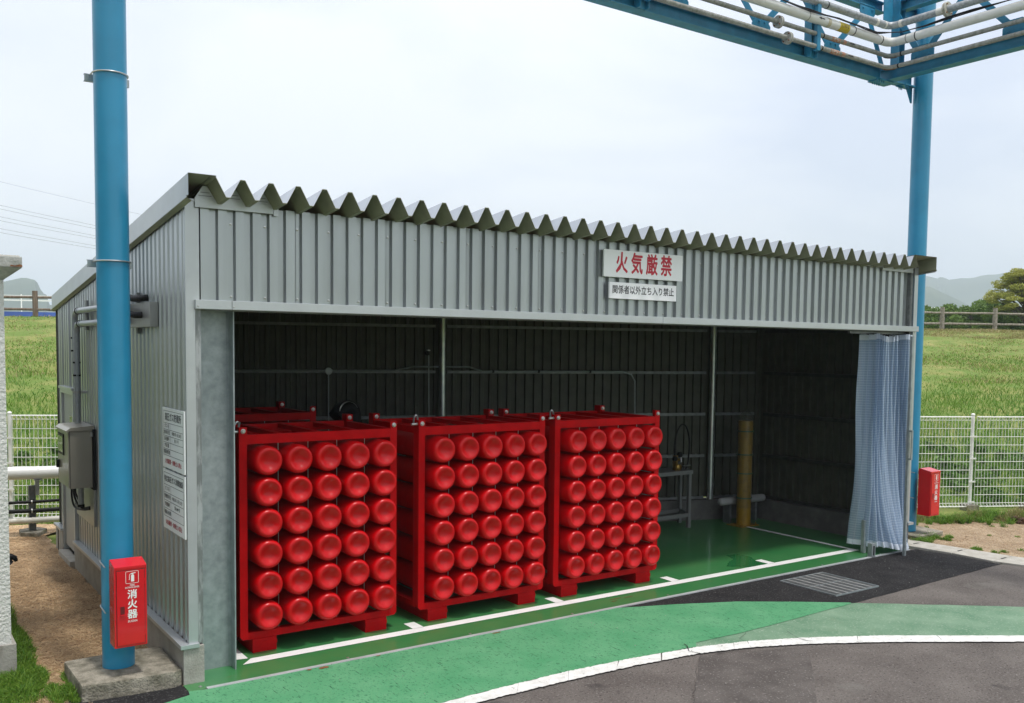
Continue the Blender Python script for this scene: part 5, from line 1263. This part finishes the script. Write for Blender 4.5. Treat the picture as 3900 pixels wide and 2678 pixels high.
# left of the dirt path beside the white building
patch_grass('grass', [(-.93, 1.6, .13, .75, 4500, .10), (-1.0, .75, .20, .35, 4500, .085), (-1.02, .40, .16, .22, 1800, .075), (-1.35, .55, .35, .35, 5000, .09), (-.90, 2.7, .10, .6, 1500, .09), (-.86, 4.2, .10, .9, 1500, .12), (-.82, .28, .06, .22, 900, .075), (-.735, .22, .045, .20, 700, .09), (-.7, .55, .04, .15, 300, .08), (-1.5, .1, .5, .4, 3000, .07)])
# right of the gutter kerb
rg = []
for cx, cy, rx, ry, k, h in ((9.33, .02, .24, .10, 14, .10), (9.18, .12, .10, .08, 6, .11), (9.65, -.02, .16, .08, 7, .09), (9.42, -.60, .14, .05, 6, .05), (9.50, -.85, .12, .05, 4, .05), (9.62, -1.30, .14, .10, 6, .07), (9.85, -1.6, .2, .15, 7, .07), (10.3, .9, .4, .16, 22, .15), (10.9, .62, .45, .14, 24, .16), (11.5, .45, .45, .16, 26, .18), (12.1, .1, .5, .2, 26, .18), (12.9, -.2, .6, .25, 26, .2), (10.6, -.6, .9, .6, 7, .04), (9.9, .6, .3, .2, 6, .07)):
    for _ in range(k):
        rg.append((cx+random.gauss(0, rx*.6), cy+random.gauss(0, ry*.6), random.uniform(.02, .07), random.uniform(.02, .06), random.randint(30, 130), h*random.uniform(.6, 1.3)))
patch_grass('grass', rg, lean=.8)
patch_grass('dry_grass', [(11.3, .55, .5, .12, 900, .18), (12.0, .25, .5, .14, 900, .2), (10.5, .95, .4, .1, 600, .15), (-.95, .2, .25, .3, 1200, .03)], m_=M_grassd)
# straw and litter on the dirt path: flat fibres
def litter(name, n, x0, x1, y0, y1, m_, z=-.002, sz=.02):
    X = rng.uniform(x0, x1, n); Y = y0+(y1-y0)*rng.uniform(0, 1, n)**1.3; a = rng.uniform(0, np.pi, n); l = sz*rng.uniform(.4, 1.6, n); w_ = .0016+.0012*rng.uniform(0, 1, n)
    d = np.stack([np.cos(a), np.sin(a), np.zeros(n)], 1)*l[:, None]; e = np.stack([-np.sin(a), np.cos(a), np.zeros(n)], 1)*w_[:, None]; Z = rng.uniform(0, .006, n)
    P = np.stack([X, Y, z+Z], 1); Q = P.copy(); Q[:, 2] = z+rng.uniform(0, .008, n)
    V = np.stack([P-d-e, P-d+e, Q+d+e, Q+d-e], 1).reshape(-1, 3); F = np.arange(n*4).reshape(-1, 4)
    o = np_mesh(name, V, F, np.repeat(rng.uniform(0, 1, n), 4), m_); o['kind'] = 'stuff'; return o
M_straw = gmat('straw', (.34, .21, .11), (.68, .52, .31))
litter('straw_litter', 16000, -.86, -.05, .05, 6.2, M_straw)
litter('straw_litter', 5000, -1.5, -.65, -.35, .7, M_straw)
litter('straw_litter', 12000, 9.2, 13, -3.2, .7, M_straw, sz=.025)
# leafy weed clumps among the grass near the fence
def weeds(name, regions):
    cs, rs = [], []
    for x, y, z, r_ in regions: cs.append((x, y, z)); rs.append(r_)
    V, F, T = leaves(cs, rs, 150*len(cs), .045, flat=.8); o = np_mesh(name, V, F, T, M_weed); o['kind'] = 'stuff'; return o
reg = []
for _ in range(60):
    tt = random.uniform(9, 14); s_ = random.uniform(6.9, 10); p = fpt(tt, s_); reg.append((p.x, p.y, levee_z(s_)+.15, random.uniform(.10, .22)))
for _ in range(30):
    tt = random.uniform(-6, -2); s_ = random.uniform(6.9, 10); p = fpt(tt, s_); reg.append((p.x, p.y, levee_z(s_)+.15, random.uniform(.10, .2)))
weeds('weeds', reg)
p = fpt(15.5, 22.5); weeds('weeds', [(p.x+dx*.35, p.y-dx*.2, levee_z(22.5)+.08, .28) for dx in (-1, 0, 1, 2)])
# clod of dug earth near the fence
t = MB()
for k in range(26):
    c = Vector((11.95+random.uniform(-.38, .38), .02+random.uniform(-.08, .10), random.uniform(.0, .05))); r_ = random.uniform(.025, .07)
    t.lathe(c, (random.random(), random.random(), 1), [(.0001, -r_*.7), (r_*.8, -r_*.35), (r_, .0), (r_*.7, r_*.4), (.0001, r_*.6)], 6)
o = t.build('earth_clods', mat('dug_earth', (.075, .040, .022), .98, 0, var=.3, vs=20), smooth=False); o['kind'] = 'stuff'
# pebbles and debris on paving
t = MB()
for k in range(160):
    x_ = random.uniform(.2, 9.6); y_ = random.uniform(-3.2, .1) if x_ < 8.7 else random.uniform(-2, .3); r_ = random.uniform(.002, .006)
    if y_ > -.2 and x_ < 8.7: continue
    t.lathe((x_, y_, .012), (0, 0, 1), [(r_, 0), (r_*.8, r_*.5), (.0001, r_*.7)], 5)
t.build('pebbles', mat('pale_stone', (.28, .27, .25), .9, 0, var=.2, vs=9))['kind'] = 'stuff'

# ------------------------------------------------------------------ haze
hz = bpy.data.materials.new('haze'); hz.use_nodes = True; n_ = hz.node_tree; n_.nodes.clear()
pvn = n_.nodes.new('ShaderNodeVolumePrincipled'); pvn.inputs['Color'].default_value = (.84, .92, 1.0, 1); pvn.inputs['Density'].default_value = .00060
pvn.inputs['Anisotropy'].default_value = .2
on = n_.nodes.new('ShaderNodeOutputMaterial'); n_.links.new(pvn.outputs[0], on.inputs['Volume'])
o = MB().box(-5200, 5600, -5200, 5600, -1.2, 145).build('haze', hz); o['kind'] = 'stuff'
